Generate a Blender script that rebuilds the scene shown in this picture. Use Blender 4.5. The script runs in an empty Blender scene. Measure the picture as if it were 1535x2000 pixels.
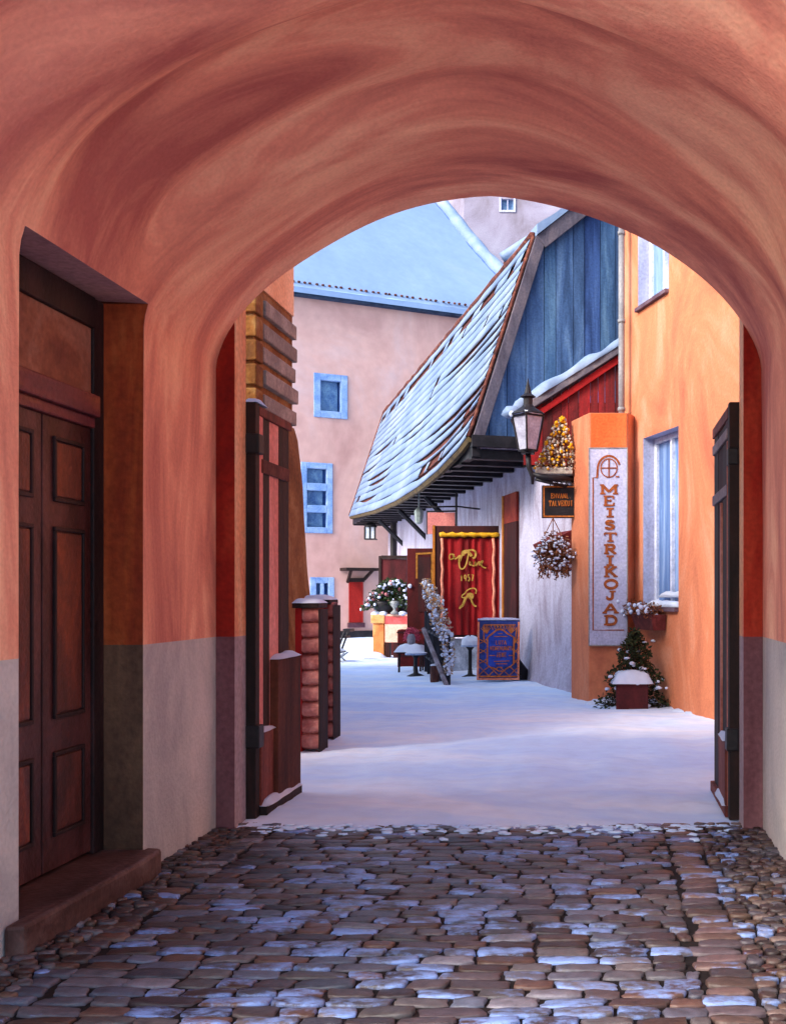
import bpy, math, random
from mathutils import Vector, noise
random.seed(11)
R = math.radians
sc = bpy.context.scene
col = sc.collection

# ---------------------------------------------------------------- camera
EYE = 1.6
F = 2200.0                      # focal length in photograph pixels (photo is 1535 wide)
cam = bpy.data.cameras.new("camera"); cam_o = bpy.data.objects.new("camera", cam); col.objects.link(cam_o)
cam_o.location = (0, 0, EYE); cam_o.rotation_euler = (R(90), 0, 0)
cam.sensor_fit = 'HORIZONTAL'; cam.sensor_width = 36.0; cam.lens = F/1535*36.0
cam.shift_x = -(1180-767.5)/1535.0
cam.shift_y = (1160-1000)/1535.0
cam.clip_start = 0.05; cam.clip_end = 2000
sc.camera = cam_o

# ---------------------------------------------------------------- world and sun
SUN = Vector((-0.72, -0.62, 0.62)).normalized()      # towards the sun
el = math.asin(SUN.z); az = math.atan2(SUN.x, SUN.y)
w = bpy.data.worlds.new("World"); sc.world = w; w.use_nodes = True
nt = w.node_tree; bg = nt.nodes['Background']
sky = nt.nodes.new('ShaderNodeTexSky'); sky.sky_type = 'NISHITA'; sky.sun_disc = False
sky.sun_elevation = el; sky.sun_rotation = az; sky.air_density = 1.0; sky.dust_density = 2.0
nt.links.new(sky.outputs[0], bg.inputs[0]); bg.inputs[1].default_value = 0.15
sun = bpy.data.lights.new("sun", 'SUN'); sun.energy = 1.2; sun.angle = R(14); sun.color = (1, .93, .84)
so = bpy.data.objects.new("sun", sun); col.objects.link(so)
so.rotation_euler = SUN.to_track_quat('Z', 'Y').to_euler()
sc.view_settings.view_transform = 'Standard'; sc.view_settings.look = 'None'
sc.view_settings.exposure = 1.66; sc.view_settings.gamma = 1.0

# ---------------------------------------------------------------- helpers
def X(px, d): return (px-1180)*d/F
def Z(py, d): return EYE+(1160-py)*d/F
def G(py): return EYE*F/(py-1160)                    # distance at which the ground shows at row py
def hit(px, py, p0, n):
    """where the line of sight through a picture point meets the plane of a wall or roof"""
    d = Vector(((px-1180)/F, 1, (1160-py)/F)); o = Vector((0, 0, EYE))
    return o + d*((Vector(p0)-o).dot(Vector(n))/d.dot(Vector(n)))
def lin(h):
    h = h.lstrip('#'); v = [int(h[i:i+2], 16)/255 for i in (0, 2, 4)]
    return [(c/12.92 if c <= .04045 else ((c+.055)/1.055)**2.4) for c in v]+[1]

MATS = {}
def paint(name, c1, c2=None, c3=None, scale=(1, 1, 1), rough=.85, bump=.25, fine=28, dist=.6, spec=.25, uv=False, attr=None, fa=.18, ramp=(.36, .64), detail=6, nr=.62):
    """weathered, hand-brushed surface: three colours mixed by stretched noise, plus fine grain and relief"""
    if name in MATS: return MATS[name]
    c2 = c2 or c1; c3 = c3 or c1
    m = bpy.data.materials.new(name); m.use_nodes = True; t = m.node_tree; N = t.nodes; L = t.links
    b = N['Principled BSDF']; b.inputs['Roughness'].default_value = rough; b.inputs['Specular IOR Level'].default_value = spec
    tc = N.new('ShaderNodeTexCoord'); mp = N.new('ShaderNodeMapping'); mp.inputs['Scale'].default_value = scale
    L.new(tc.outputs['UV' if uv else 'Object'], mp.inputs[0])
    n1 = N.new('ShaderNodeTexNoise'); n1.inputs['Scale'].default_value = 1.0; n1.inputs['Detail'].default_value = detail
    n1.inputs['Roughness'].default_value = nr; n1.inputs['Distortion'].default_value = dist; L.new(mp.outputs[0], n1.inputs[0])
    cr = N.new('ShaderNodeValToRGB'); e = cr.color_ramp.elements
    e[0].position = ramp[0]; e[0].color = lin(c1); e[1].position = ramp[1]; e[1].color = lin(c3)
    k = e.new(.5); k.color = lin(c2); L.new(n1.outputs[0], cr.inputs[0])
    n2 = N.new('ShaderNodeTexNoise'); n2.inputs['Scale'].default_value = fine; n2.inputs['Detail'].default_value = 5
    L.new(tc.outputs['Object'], n2.inputs[0])
    mr = N.new('ShaderNodeMapRange'); mr.inputs[1].default_value = .3; mr.inputs[2].default_value = .7
    mr.inputs[3].default_value = 1-fa; mr.inputs[4].default_value = 1+fa; L.new(n2.outputs[0], mr.inputs[0])
    mx = N.new('ShaderNodeMix'); mx.data_type = 'RGBA'; mx.blend_type = 'MULTIPLY'; mx.inputs[0].default_value = 1
    L.new(cr.outputs[0], mx.inputs[6]); L.new(mr.outputs[0], mx.inputs[7])
    out = mx.outputs[2]
    if attr: m['tinted'] = 1
    if attr:
        at = N.new('ShaderNodeAttribute'); at.attribute_name = attr
        m2 = N.new('ShaderNodeMix'); m2.data_type = 'RGBA'; m2.blend_type = 'MULTIPLY'; m2.inputs[0].default_value = 1
        L.new(out, m2.inputs[6]); L.new(at.outputs[0], m2.inputs[7]); out = m2.outputs[2]
    L.new(out, b.inputs['Base Color'])
    if bump:
        ad = N.new('ShaderNodeMath'); ad.operation = 'ADD'; L.new(n1.outputs[0], ad.inputs[0]); L.new(n2.outputs[0], ad.inputs[1])
        bp = N.new('ShaderNodeBump'); bp.inputs['Strength'].default_value = bump; bp.inputs['Distance'].default_value = .02
        L.new(ad.outputs[0], bp.inputs['Height']); L.new(bp.outputs[0], b.inputs['Normal'])
    MATS[name] = m; return m

class MB:
    def __init__(s): s.v = []; s.f = []; s.c = []; s.uv = None
    def add(s, vs, fs, c=(1, 1, 1)):
        o = len(s.v); s.v += [Vector(p) for p in vs]
        for f in fs: s.f.append([i+o for i in f]); s.c.append(c)
        return s
    def box(s, x0, x1, y0, y1, z0, z1, c=(1, 1, 1)):
        return s.obox((x0, y0, z0), (x1-x0, 0, 0), (0, y1-y0, 0), (0, 0, z1-z0), c)
    def obox(s, o, a, b, h, c=(1, 1, 1)):
        o, a, b, h = map(Vector, (o, a, b, h))
        vs = [o, o+a, o+a+b, o+b, o+h, o+a+h, o+a+b+h, o+b+h]
        fs = [(0, 3, 2, 1), (4, 5, 6, 7), (0, 1, 5, 4), (1, 2, 6, 5), (2, 3, 7, 6), (3, 0, 4, 7)]
        if a.cross(b).dot(h) < 0: fs = [f[::-1] for f in fs]
        return s.add(vs, fs, c)
    def prism(s, pts, d, c=(1, 1, 1)):
        """polygon pts (3d) pushed along d"""
        pts = [Vector(p) for p in pts]; d = Vector(d); n = len(pts)
        s.add(pts+[p+d for p in pts], [tuple(range(n)), tuple(range(2*n-1, n-1, -1))]+[(i, i+n, (i+1) % n+n, (i+1) % n) for i in range(n)], c)
        return s
    def tube(s, path, r, n=8, c=(1, 1, 1), cap=True):
        path = [Vector(p) for p in path]; rs = r if isinstance(r, (list, tuple)) else [r]*len(path)
        vs = []; up = None
        for i, p in enumerate(path):
            t = (path[min(i+1, len(path)-1)]-path[max(i-1, 0)]).normalized()
            if up is None: up = Vector((0, 0, 1)) if abs(t.z) < .9 else Vector((1, 0, 0))
            a = t.cross(up).normalized(); b2 = a.cross(t).normalized()
            for k in range(n):
                an = 2*math.pi*k/n; vs.append(p+(a*math.cos(an)+b2*math.sin(an))*rs[i])
        fs = [(i*n+k, i*n+(k+1) % n, (i+1)*n+(k+1) % n, (i+1)*n+k) for i in range(len(path)-1) for k in range(n)]
        if cap: fs += [tuple(range(n-1, -1, -1)), tuple(range((len(path)-1)*n, len(path)*n))]
        return s.add(vs, fs, c)
    def lathe(s, cx, cy, prof, n=16, c=(1, 1, 1), sq=0):
        vs = []
        for r, z in prof:
            for k in range(n):
                a = 2*math.pi*(k+.5)/n; vs.append((cx+r*math.cos(a), cy+r*math.sin(a), z))
        m = len(prof)
        fs = [(i*n+k, i*n+(k+1) % n, (i+1)*n+(k+1) % n, (i+1)*n+k) for i in range(m-1) for k in range(n)]
        fs += [tuple(range(n-1, -1, -1)), tuple(range((m-1)*n, m*n))]
        return s.add(vs, fs, c)
    def blob(s, p, rx, ry=None, rz=None, nu=8, nv=5, c=(1, 1, 1), jit=.12):
        ry = ry or rx; rz = rz or rx; p = Vector(p); vs = [p+Vector((0, 0, -rz))]
        for i in range(1, nv):
            ph = math.pi*i/nv
            for k in range(nu):
                a = 2*math.pi*k/nu; j = 1+random.uniform(-jit, jit)
                vs.append(p+Vector((rx*math.sin(ph)*math.cos(a)*j, ry*math.sin(ph)*math.sin(a)*j, -rz*math.cos(ph)*j)))
        vs.append(p+Vector((0, 0, rz))); e = len(vs)-1
        fs = [(0, 1+(k+1) % nu, 1+k) for k in range(nu)]
        for i in range(nv-2):
            for k in range(nu):
                a = 1+i*nu+k; b = 1+i*nu+(k+1) % nu; fs.append((a, b, b+nu, a+nu))
        o = 1+(nv-2)*nu
        fs += [(o+k, o+(k+1) % nu, e) for k in range(nu)]
        return s.add(vs, fs, c)
    def leaf(s, p, size, c=(1, 1, 1), drn=None):
        p = Vector(p); a = drn or Vector((random.gauss(0, 1), random.gauss(0, 1), random.gauss(0, 1)))
        a = a.normalized(); b = a.cross(Vector((random.gauss(0, 1), random.gauss(0, 1), random.gauss(0, 1)))).normalized()
        return s.add([p, p+a*size*.5+b*size*.28, p+a*size, p+a*size*.5-b*size*.28], [(0, 1, 2, 3)], c)
    def snow_pad(s, o, a, b, h, na=10, nb=5, edge=.04):
        """a soft cushion of snow over the rectangle o, o+a, o+b"""
        o, a, b = map(Vector, (o, a, b)); vs = []; up = Vector((0, 0, 1))
        for i in range(na+1):
            for j in range(nb+1):
                u = i/na*2-1; v = j/nb*2-1
                q = (1-abs(u)**4)*(1-abs(v)**4)
                p = o+a*(i/na)+b*(j/nb); n = noise.noise(p*6.0)
                out = (a.normalized()*u+b.normalized()*v)*edge*(1+n)
                vs.append(p+out*(1 if q < .01 else .5)+up*(h*(q**.35)*(.85+.5*n) if q > .001 else -0.0))
        fs = [(i*(nb+1)+j, (i+1)*(nb+1)+j, (i+1)*(nb+1)+j+1, i*(nb+1)+j+1) for i in range(na) for j in range(nb)]
        if a.cross(b).z < 0: fs = [f[::-1] for f in fs]
        s.add(vs, fs)
        k = [i*(nb+1) for i in range(na+1)]+[na*(nb+1)+j for j in range(1, nb+1)]+[i*(nb+1)+nb for i in range(na-1, -1, -1)]+[j for j in range(nb-1, 0, -1)]
        off = len(s.v)-len(vs); s.f.append([off+i for i in k]); s.c.append((1, 1, 1))
        return s
    def build(s, name, mat, parent=None, origin=None, smooth=False, bevel=0, vc=False):
        used = sorted({i for f in s.f for i in f})
        if len(used) < len(s.v):
            ix = {k: n for n, k in enumerate(used)}; s.v = [s.v[i] for i in used]; s.f = [[ix[i] for i in f] for f in s.f]
            if s.uv: s.uv = [s.uv[i] for i in used]
        o0 = Vector(origin) if origin is not None else (world_loc(parent) if parent else Vector((0, 0, 0)))
        me = bpy.data.meshes.new(name); me.from_pydata([tuple(p-o0) for p in s.v], [], s.f); me.update()
        o = bpy.data.objects.new(name, me); col.objects.link(o)
        if parent: o.parent = parent; o.location = o0-world_loc(parent)
        else: o.location = o0
        me.materials.append(mat)
        if s.uv:
            ul = me.uv_layers.new(name='UVMap')
            for l in me.loops: ul.data[l.index].uv = s.uv[l.vertex_index]
        if vc or mat.get('tinted'):
            ca = me.color_attributes.new('tint', 'FLOAT_COLOR', 'CORNER')
            for p in me.polygons:
                for li in p.loop_indices: ca.data[li].color = (*s.c[p.index][:3], s.c[p.index][3] if len(s.c[p.index]) > 3 else 1)
        if smooth:
            for p in me.polygons: p.use_smooth = True
        if bevel:
            bv = o.modifiers.new('bevel', 'BEVEL'); bv.width = bevel; bv.segments = 2; bv.limit_method = 'ANGLE'
        return o
def each(mb, name, mat, parent=None, **kw):
    """links every separate piece of mb as an object of its own"""
    par = list(range(len(mb.v)))
    def find(i):
        while par[i] != i: par[i] = par[par[i]]; i = par[i]
        return i
    seen = {}
    for i, p in enumerate(mb.v):
        k = tuple(round(c*2e3) for c in p)
        if k in seen: par[find(i)] = find(seen[k])
        else: seen[k] = i
    for f in mb.f:
        for i in f[1:]: par[find(i)] = find(f[0])
    grp = {}
    for n, f in enumerate(mb.f): grp.setdefault(find(f[0]), []).append(n)
    out = []
    for fl in grp.values():
        q = MB(); q.v = list(mb.v); q.uv = mb.uv; q.f = [mb.f[n] for n in fl]; q.c = [mb.c[n] for n in fl]
        out.append(q.build(name, mat, parent, **kw))
    return out
def world_loc(o):
    v = Vector((0, 0, 0))
    while o is not None: v += o.location; o = o.parent
    return v
def thing(name, loc, label, cat, group=None):
    o = bpy.data.objects.new(name, None); col.objects.link(o); o.location = loc; o.empty_display_size = .2
    return tag(o, label, cat, group)
def tag(o, label, cat, group=None):
    o['label'] = label; o['category'] = cat
    if group: o['group'] = group
    return o
def structure(o): o['kind'] = 'structure'; return o

def ribbon(mb, pts, wid, o, u, v, n, depth=.006, lift=0.0, c=(1, 1, 1)):
    """a painted stroke: 2-D points pts (u,v metres) of width wid laid on a face with axes u,v and normal n"""
    o, u, v, n = map(Vector, (o, u, v, n)); P = [Vector((p[0], p[1])) for p in pts]; Lf = []; Rt = []
    for i, p in enumerate(P):
        t = (P[min(i+1, len(P)-1)]-P[max(i-1, 0)])
        if t.length < 1e-9: t = Vector((1, 0))
        t.normalize(); q = Vector((-t.y, t.x))*wid/2; Lf.append(p+q); Rt.append(p-q)
    def W(p, k): return o+u*p.x+v*p.y+n*k
    top = [W(p, depth+lift) for p in Lf]+[W(p, depth+lift) for p in Rt[::-1]]
    m = len(P); vs = [W(p, depth+lift) for p in Lf]+[W(p, depth+lift) for p in Rt]+[W(p, lift) for p in Lf]+[W(p, lift) for p in Rt]
    fs = [(i, i+1, m+i+1, m+i) for i in range(m-1)]
    fs += [(i, 2*m+i, 2*m+i+1, i+1) for i in range(m-1)]+[(m+i, m+i+1, 3*m+i+1, 3*m+i) for i in range(m-1)]
    mb.add(vs, fs, c)
def arc(cx, cy, rx, ry, a0, a1, n=12):
    return [(cx+rx*math.cos(R(a0+(a1-a0)*i/n)), cy+ry*math.sin(R(a0+(a1-a0)*i/n))) for i in range(n+1)]

# letters as strokes in a 1 x 1 cell; thick strokes first, serif strokes marked with 's'
GL = {
 'M': [[(.1, 0), (.1, 1)], [(.1, 1), (.5, .2)], [(.5, .2), (.9, 1)], [(.9, 1), (.9, 0)], 's', [(-.05, 0), (.27, 0)], [(.73, 0), (1.05, 0)], [(-.05, 1), (.16, 1)], [(.84, 1), (1.05, 1)]],
 'E': [[(.2, 0), (.2, 1)], 's', [(.0, 1), (.88, 1)], [(.2, .52), (.62, .52)], [(.0, 0), (.92, 0)], [(.88, 1.04), (.88, .72)], [(.92, -.04), (.92, .3)], [(.64, .38), (.64, .66)]],
 'I': [[(.5, 0), (.5, 1)], 's', [(.2, 0), (.8, 0)], [(.2, 1), (.8, 1)]],
 'S': [arc(.5, .74, .33, .25, 20, 200, 10)+arc(.5, .26, .36, .25, 60, -160, 12), 's', [(.84, .74), (.84, 1.0)], [(.12, .28), (.12, 0)]],
 'T': [[(.5, 0), (.5, 1)], 's', [(.05, 1), (.95, 1)], [(.05, 1.04), (.05, .7)], [(.95, 1.04), (.95, .7)], [(.25, 0), (.75, 0)]],
 'R': [[(.22, 0), (.22, 1)], [(.22, 1), (.6, 1)]+arc(.6, .76, .24, .24, 80, -80, 8)+[(.22, .5)], [(.45, .5), (.9, 0)], 's', [(.0, 0), (.42, 0)], [(.75, 0), (1.02, 0)], [(.0, 1), (.25, 1)]],
 'K': [[(.2, 0), (.2, 1)], [(.28, .45), (.8, 1)], [(.42, .58), (.88, 0)], 's', [(.0, 0), (.42, 0)], [(.0, 1), (.42, 1)], [(.62, 1), (.98, 1)], [(.7, 0), (1.04, 0)]],
 'O': [arc(.5, .5, .42, .46, 0, 360, 22)],
 'J': [[(.62, 1), (.62, .28)]+arc(.38, .28, .24, .26, 0, -170, 9), 's', [(.35, 1), (.9, 1)], [(.13, .22), (.13, .42)]],
 'A': [[(.08, 0), (.5, 1)], [(.5, 1), (.92, 0)], 's', [(.22, .33), (.78, .33)], [(-.08, 0), (.25, 0)], [(.72, 0), (1.08, 0)]],
 'D': [[(.2, 0), (.2, 1)], [(.2, 1), (.5, 1)]+arc(.5, .5, .38, .5, 85, -85, 12)+[(.2, 0)], 's', [(.0, 0), (.24, 0)], [(.0, 1), (.24, 1)]],
 'V': [[(.08, 1), (.5, 0)], [(.5, 0), (.92, 1)]], 'U': [[(.12, 1), (.12, .3)]+arc(.5, .3, .38, .3, 180, 360, 8)+[(.88, 1)]],
 'N': [[(.12, 0), (.12, 1)], [(.12, 1), (.88, 0)], [(.88, 0), (.88, 1)]], 'L': [[(.2, 1), (.2, 0), (.85, 0)]],
 'H': [[(.12, 0), (.12, 1)], [(.88, 0), (.88, 1)], [(.12, .5), (.88, .5)]], 'W': [[(0, 1), (.25, 0), (.5, .8), (.75, 0), (1, 1)]],
 '1': [[(.25, .72), (.5, 1), (.5, 0)]], '9': [arc(.5, .68, .32, .3, 0, 360, 14), [(.82, .68), (.72, 0)]],
 '5': [[(.8, 1), (.25, 1), (.22, .58)]+arc(.48, .33, .32, .32, 120, -150, 10)], '7': [[(.15, 1), (.85, 1), (.45, 0)]],
 '.': [[(.3, 0), (.42, .06)]], 'P': [[(.2, 0), (.2, 1)], [(.2, 1), (.55, 1)]+arc(.55, .75, .27, .25, 80, -80, 8)+[(.2, .5)]],
}
_lift = [0]
def letters(mb, text, x, y, h, wl, st, o, u, v, n, gap=.2, step_down=0, serif=.5):
    for ch in text:
        if ch in GL:
            w_ = st
            for g in GL[ch]:
                if g == 's': w_ = st*serif; continue
                _lift[0] = (_lift[0]+1) % 14
                ribbon(mb, [(x+p[0]*wl, y+p[1]*h) for p in g], w_, o, u, v, n, lift=_lift[0]*.0006)
        if step_down: y -= step_down
        else: x += wl*(1+gap)

def walled(mb, o, u, L, z0, z1, holes, inn, depth):
    """front sheet of a wall from o along u with rectangular holes (a,b,c,d = along0,along1,z0,z1) and their reveals"""
    o, u, inn = Vector(o), Vector(u), Vector(inn)
    us = sorted({0, L}|{h[0] for h in holes}|{h[1] for h in holes}); zs = sorted({z0, z1}|{h[2] for h in holes}|{h[3] for h in holes})
    P = lambda a, z, k=0: Vector((o.x, o.y, 0))+u*a+Vector((0, 0, z))+inn*k
    for i in range(len(us)-1):
        for j in range(len(zs)-1):
            cu = (us[i]+us[i+1])/2; cz = (zs[j]+zs[j+1])/2
            if any(h[0] < cu < h[1] and h[2] < cz < h[3] for h in holes): continue
            mb.add([P(us[i], zs[j]), P(us[i+1], zs[j]), P(us[i+1], zs[j+1]), P(us[i], zs[j+1])], [(0, 1, 2, 3)])
    return P
def reveals(mb, P, h, depth):
    a, b, c, d = h
    q = [(a, c), (b, c), (b, d), (a, d)]
    for i in range(4):
        p, r = q[i], q[(i+1) % 4]
        mb.add([P(*p), P(*r), P(*r, depth), P(*p, depth)], [(0, 1, 2, 3)])

# ---------------------------------------------------------------- materials
SNOW = paint('snow', '#b4c2de', '#c8d2e6', '#dcdfe9', scale=(.5, .5, .5), rough=.6, bump=.5, fine=9, dist=1.2, fa=.05)
SNOWG = paint('courtyard_snow', '#bcd8ff', '#cfe4ff', '#e4eefc', scale=(.22, .5, .5), rough=.6, bump=.6, fine=5, dist=1.5, fa=.06)
BLACK = paint('black_iron', '#141216', '#1d1a1f', '#2a2629', scale=(3, 3, 3), rough=.5, bump=.15)
DARKW = paint('black_brown_wood', '#150d0d', '#221413', '#331c19', scale=(6, 6, .8), rough=.7)
VAULT = paint('vault_plaster', '#b2665e', '#e29880', '#f8c2a0', ramp=(.34, .62), scale=(.42, 1.35, 1), rough=.9, bump=.35, uv=True, dist=1.0, fine=45, fa=.07, nr=.62, detail=8)
VAULTB = paint('vault_plaster_band', '#a85540', '#d07b62', '#e0a07e', scale=(.35, 2.6, 1), rough=.9, bump=.45, uv=True, dist=1.8, fine=22)
SALMON = paint('salmon_wall', '#d88e7c', '#f0a884', '#f4c0a6', scale=(1.1, 1.1, .6), rough=.9, bump=.3, dist=1.1, fine=40, fa=.06, ramp=(.4, .6), nr=.55)
PLINTH = paint('grey_plinth', '#a8a3a8', '#bcb8b8', '#cec6c4', scale=(1.3, 1.3, .8), rough=.9, bump=.35, dist=1.2, fine=40, fa=.07)
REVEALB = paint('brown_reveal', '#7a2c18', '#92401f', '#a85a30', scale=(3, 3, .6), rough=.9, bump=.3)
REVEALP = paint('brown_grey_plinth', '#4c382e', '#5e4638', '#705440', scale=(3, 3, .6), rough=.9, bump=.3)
REDST = paint('dark_red_render', '#6f1410', '#861c12', '#9a3421', scale=(2, 2, .7), rough=.9, bump=.3)
MAUVE = paint('mauve_plinth', '#5e3a41', '#6b454c', '#7a5358', scale=(3, 3, .7), rough=.9, bump=.3)

# ---------------------------------------------------------------- ground, cobbles, snow
g = MB(); g.add([(-300, -300, -.03), (300, -300, -.03), (300, 300, -.03), (-300, 300, -.03)], [(0, 1, 2, 3)])
structure(g.build('ground', paint('street_ground', '#c3c8d6', '#d3d8e4', '#e3e6ee', scale=(.3, .3, .3))))

g = MB(); g.box(-2.9, 1.35, -1.5, 7.82, -.02, 0)
structure(g.build('paving_bed', paint('mortar', '#0c0809', '#140d0e', '#1e1414', scale=(8, 8, 8))))

def cobble_mat():
    m = bpy.data.materials.new('cobble'); m.use_nodes = True; t = m.node_tree; N = t.nodes; L = t.links
    b = N['Principled BSDF']; b.inputs['Roughness'].default_value = .42; b.inputs['Specular IOR Level'].default_value = .5
    at = N.new('ShaderNodeAttribute'); at.attribute_name = 'tint'
    tc = N.new('ShaderNodeTexCoord')
    n = N.new('ShaderNodeTexNoise'); n.inputs['Scale'].default_value = 22; n.inputs['Detail'].default_value = 8; n.inputs['Roughness'].default_value = .7; L.new(tc.outputs['Object'], n.inputs[0])
    mr = N.new('ShaderNodeMapRange'); mr.inputs[1].default_value = .3; mr.inputs[2].default_value = .7; mr.inputs[3].default_value = .6; mr.inputs[4].default_value = 1.35; L.new(n.outputs[0], mr.inputs[0])
    mx = N.new('ShaderNodeMix'); mx.data_type = 'RGBA'; mx.blend_type = 'MULTIPLY'; mx.inputs[0].default_value = 1
    L.new(at.outputs[0], mx.inputs[6]); L.new(mr.outputs[0], mx.inputs[7])
    # trodden frost: small patches, most of them along the middle of the lane
    mp = N.new('ShaderNodeMapping'); mp.inputs['Scale'].default_value = (3.4, 6.5, 3); L.new(tc.outputs['Object'], mp.inputs[0])
    n3 = N.new('ShaderNodeTexNoise'); n3.inputs['Scale'].default_value = 1; n3.inputs['Detail'].default_value = 7; n3.inputs['Roughness'].default_value = .75; L.new(mp.outputs[0], n3.inputs[0])
    sx = N.new('ShaderNodeSeparateXYZ'); L.new(tc.outputs['Object'], sx.inputs[0])
    ax = N.new('ShaderNodeMath'); ax.operation = 'ADD'; ax.inputs[1].default_value = .75; L.new(sx.outputs[0], ax.inputs[0])
    ab = N.new('ShaderNodeMath'); ab.operation = 'ABSOLUTE'; L.new(ax.outputs[0], ab.inputs[0])
    fx = N.new('ShaderNodeMapRange'); fx.inputs[1].default_value = 0; fx.inputs[2].default_value = 1; fx.inputs[3].default_value = -.14; fx.inputs[4].default_value = .08; L.new(at.outputs['Alpha'], fx.inputs[0])
    sm = N.new('ShaderNodeMath'); sm.operation = 'ADD'; L.new(n3.outputs[0], sm.inputs[0]); L.new(fx.outputs[0], sm.inputs[1])
    cr = N.new('ShaderNodeMapRange'); cr.inputs[1].default_value = .53; cr.inputs[2].default_value = .66; L.new(sm.outputs[0], cr.inputs[0])
    m3 = N.new('ShaderNodeMix'); m3.data_type = 'RGBA'; L.new(cr.outputs[0], m3.inputs[0]); L.new(mx.outputs[2], m3.inputs[6]); m3.inputs[7].default_value = lin('#7a94cc')
    L.new(m3.outputs[2], b.inputs['Base Color'])
    bp = N.new('ShaderNodeBump'); bp.inputs['Strength'].default_value = .5; bp.inputs['Distance'].default_value = .012
    L.new(n.outputs[0], bp.inputs['Height']); L.new(bp.outputs[0], b.inputs['Normal'])
    return m
COB = cobble_mat()
PAL = ['#66565a', '#5b4c52', '#74686a', '#6a6a78', '#7c7274', '#5c4340', '#7a584e', '#6b6878', '#8a8490', '#4b3c42', '#74798f']
def stone(mb, cx, cy, rx, ry, h, pal=PAL, n=14):
    ph = random.uniform(0, 6.28); rr = []
    sk = random.uniform(-.25, .25); tp = random.uniform(-.12, .12)
    for k in range(n):
        a = 2*math.pi*(k+.5)/n; ca, sa = math.cos(a), math.sin(a)
        q = (abs(ca)**9+abs(sa)**9)**(-1/9)
        rr.append((ca*q*rx*random.uniform(.9, 1.04)+sk*sa*q*ry, sa*q*ry*random.uniform(.88, 1.05)*(1+tp*ca)))
    tx, ty = random.uniform(-.05, .05), random.uniform(-.05, .05)
    vs = []
    for s_, z in ((1, -.005), (.985, h*.55), (.92, h*.93), (.5, h)):
        for (a, b) in rr: vs.append((cx+a*s_, cy+b*s_, z+(a*tx+b*ty)*s_+(random.uniform(-.003, .003) if s_ < 1 else 0)))
    vs.append((cx, cy, h*1.02))
    fs = [(i*n+k, i*n+(k+1) % n, (i+1)*n+(k+1) % n, (i+1)*n+k) for i in range(3) for k in range(n)]
    fs += [(3*n+k, 3*n+(k+1) % n, 4*n) for k in range(n)]
    c = lin(random.choice(pal)); f = random.uniform(.26, .68)
    pf_ = .42 if abs(cx+.7) < .9 else (.22 if abs(cx+.7) < 1.5 else .04)
    mb.add(vs, fs, tuple(v*f for v in c[:3])+((1.0 if random.random() < pf_ else random.uniform(0, .4)),))
cb = MB(); y = -1.3
while y < 7.7:
    dy = random.uniform(.085, .115); x = -2.23+random.uniform(-.01, .03)
    while x < .34:
        dx = random.uniform(.14, .28)
        if x+dx > .42: dx = .40-x
        if dx > .06: stone(cb, x+dx/2, y+dy/2+noise.noise(Vector((x*.8, y, 0)))*.03, dx/2-.003, dy/2-.004, random.uniform(.009, .016))
        x += dx
    stone(cb, -2.30+random.uniform(-.02, .02), y+dy/2, random.uniform(.05, .09), dy/2-.006, .018, PAL)
    stone(cb, .51+random.uniform(-.03, .03), y+dy/2, random.uniform(.085, .115), dy/2-.005, .018, ['#7a6062', '#806460', '#6c5c64', '#8a6c64'])
    y += dy
structure(cb.build('cobblestones', COB, smooth=True, vc=True))
cb = MB(); PB = ['#523a38', '#6a524c', '#765a4c', '#443032', '#7f767e', '#603a34', '#58505a', '#86706a']
for (xa, xb) in ((-2.68, -2.38), (.61, 1.1)):
    y = -1.3
    while y < 7.78:
        dy = random.uniform(.045, .075); x = xa
        while x < xb:
            dx = random.uniform(.05, .12); stone(cb, x+dx/2, y+dy/2+random.uniform(-.012, .012), dx/2-.003, dy/2-.003, random.uniform(.012, .03), PB, 8); x += dx
        y += dy
structure(cb.build('gutter_pebbles', COB, smooth=True, vc=True))

def snow_h(x, y):
    h = .035+.03*noise.noise(Vector((x*.7, y*.45, 1)))+.03*noise.noise(Vector((x*2.3, y*1.2, 4)))+.012*noise.noise(Vector((x*8, y*6, 4)))
    if y < 8.2: h *= max(0, (y-7.66)/.54)**.5
    return h
sn = MB(); xs = [-16+.16*i for i in range(151)]; ys = []; y = 7.66
while y < 50: ys.append(y); y += .05+max(0, y-8)*.012
vs = [(x, (yy if yy > 7.9 else yy+.10*noise.noise(Vector((x*2.2, 0, 7)))+.05*noise.noise(Vector((x*9, 0, 7)))), snow_h(x, yy)) for yy in ys for x in xs]
nx = len(xs)
sn.add(vs, [(j*nx+i, j*nx+i+1, (j+1)*nx+i+1, (j+1)*nx+i) for j in range(len(ys)-1) for i in range(nx-1)])
for _ in range(260):
    x = random.uniform(-2.35, .85); y = 7.72-abs(random.gauss(0, .16)); r = random.uniform(.012, .05); sn.blob((x, y, .014), r, r*.7, r*.25, 7, 4, jit=.3)
structure(sn.build('courtyard_snow', SNOWG, smooth=True))

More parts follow.
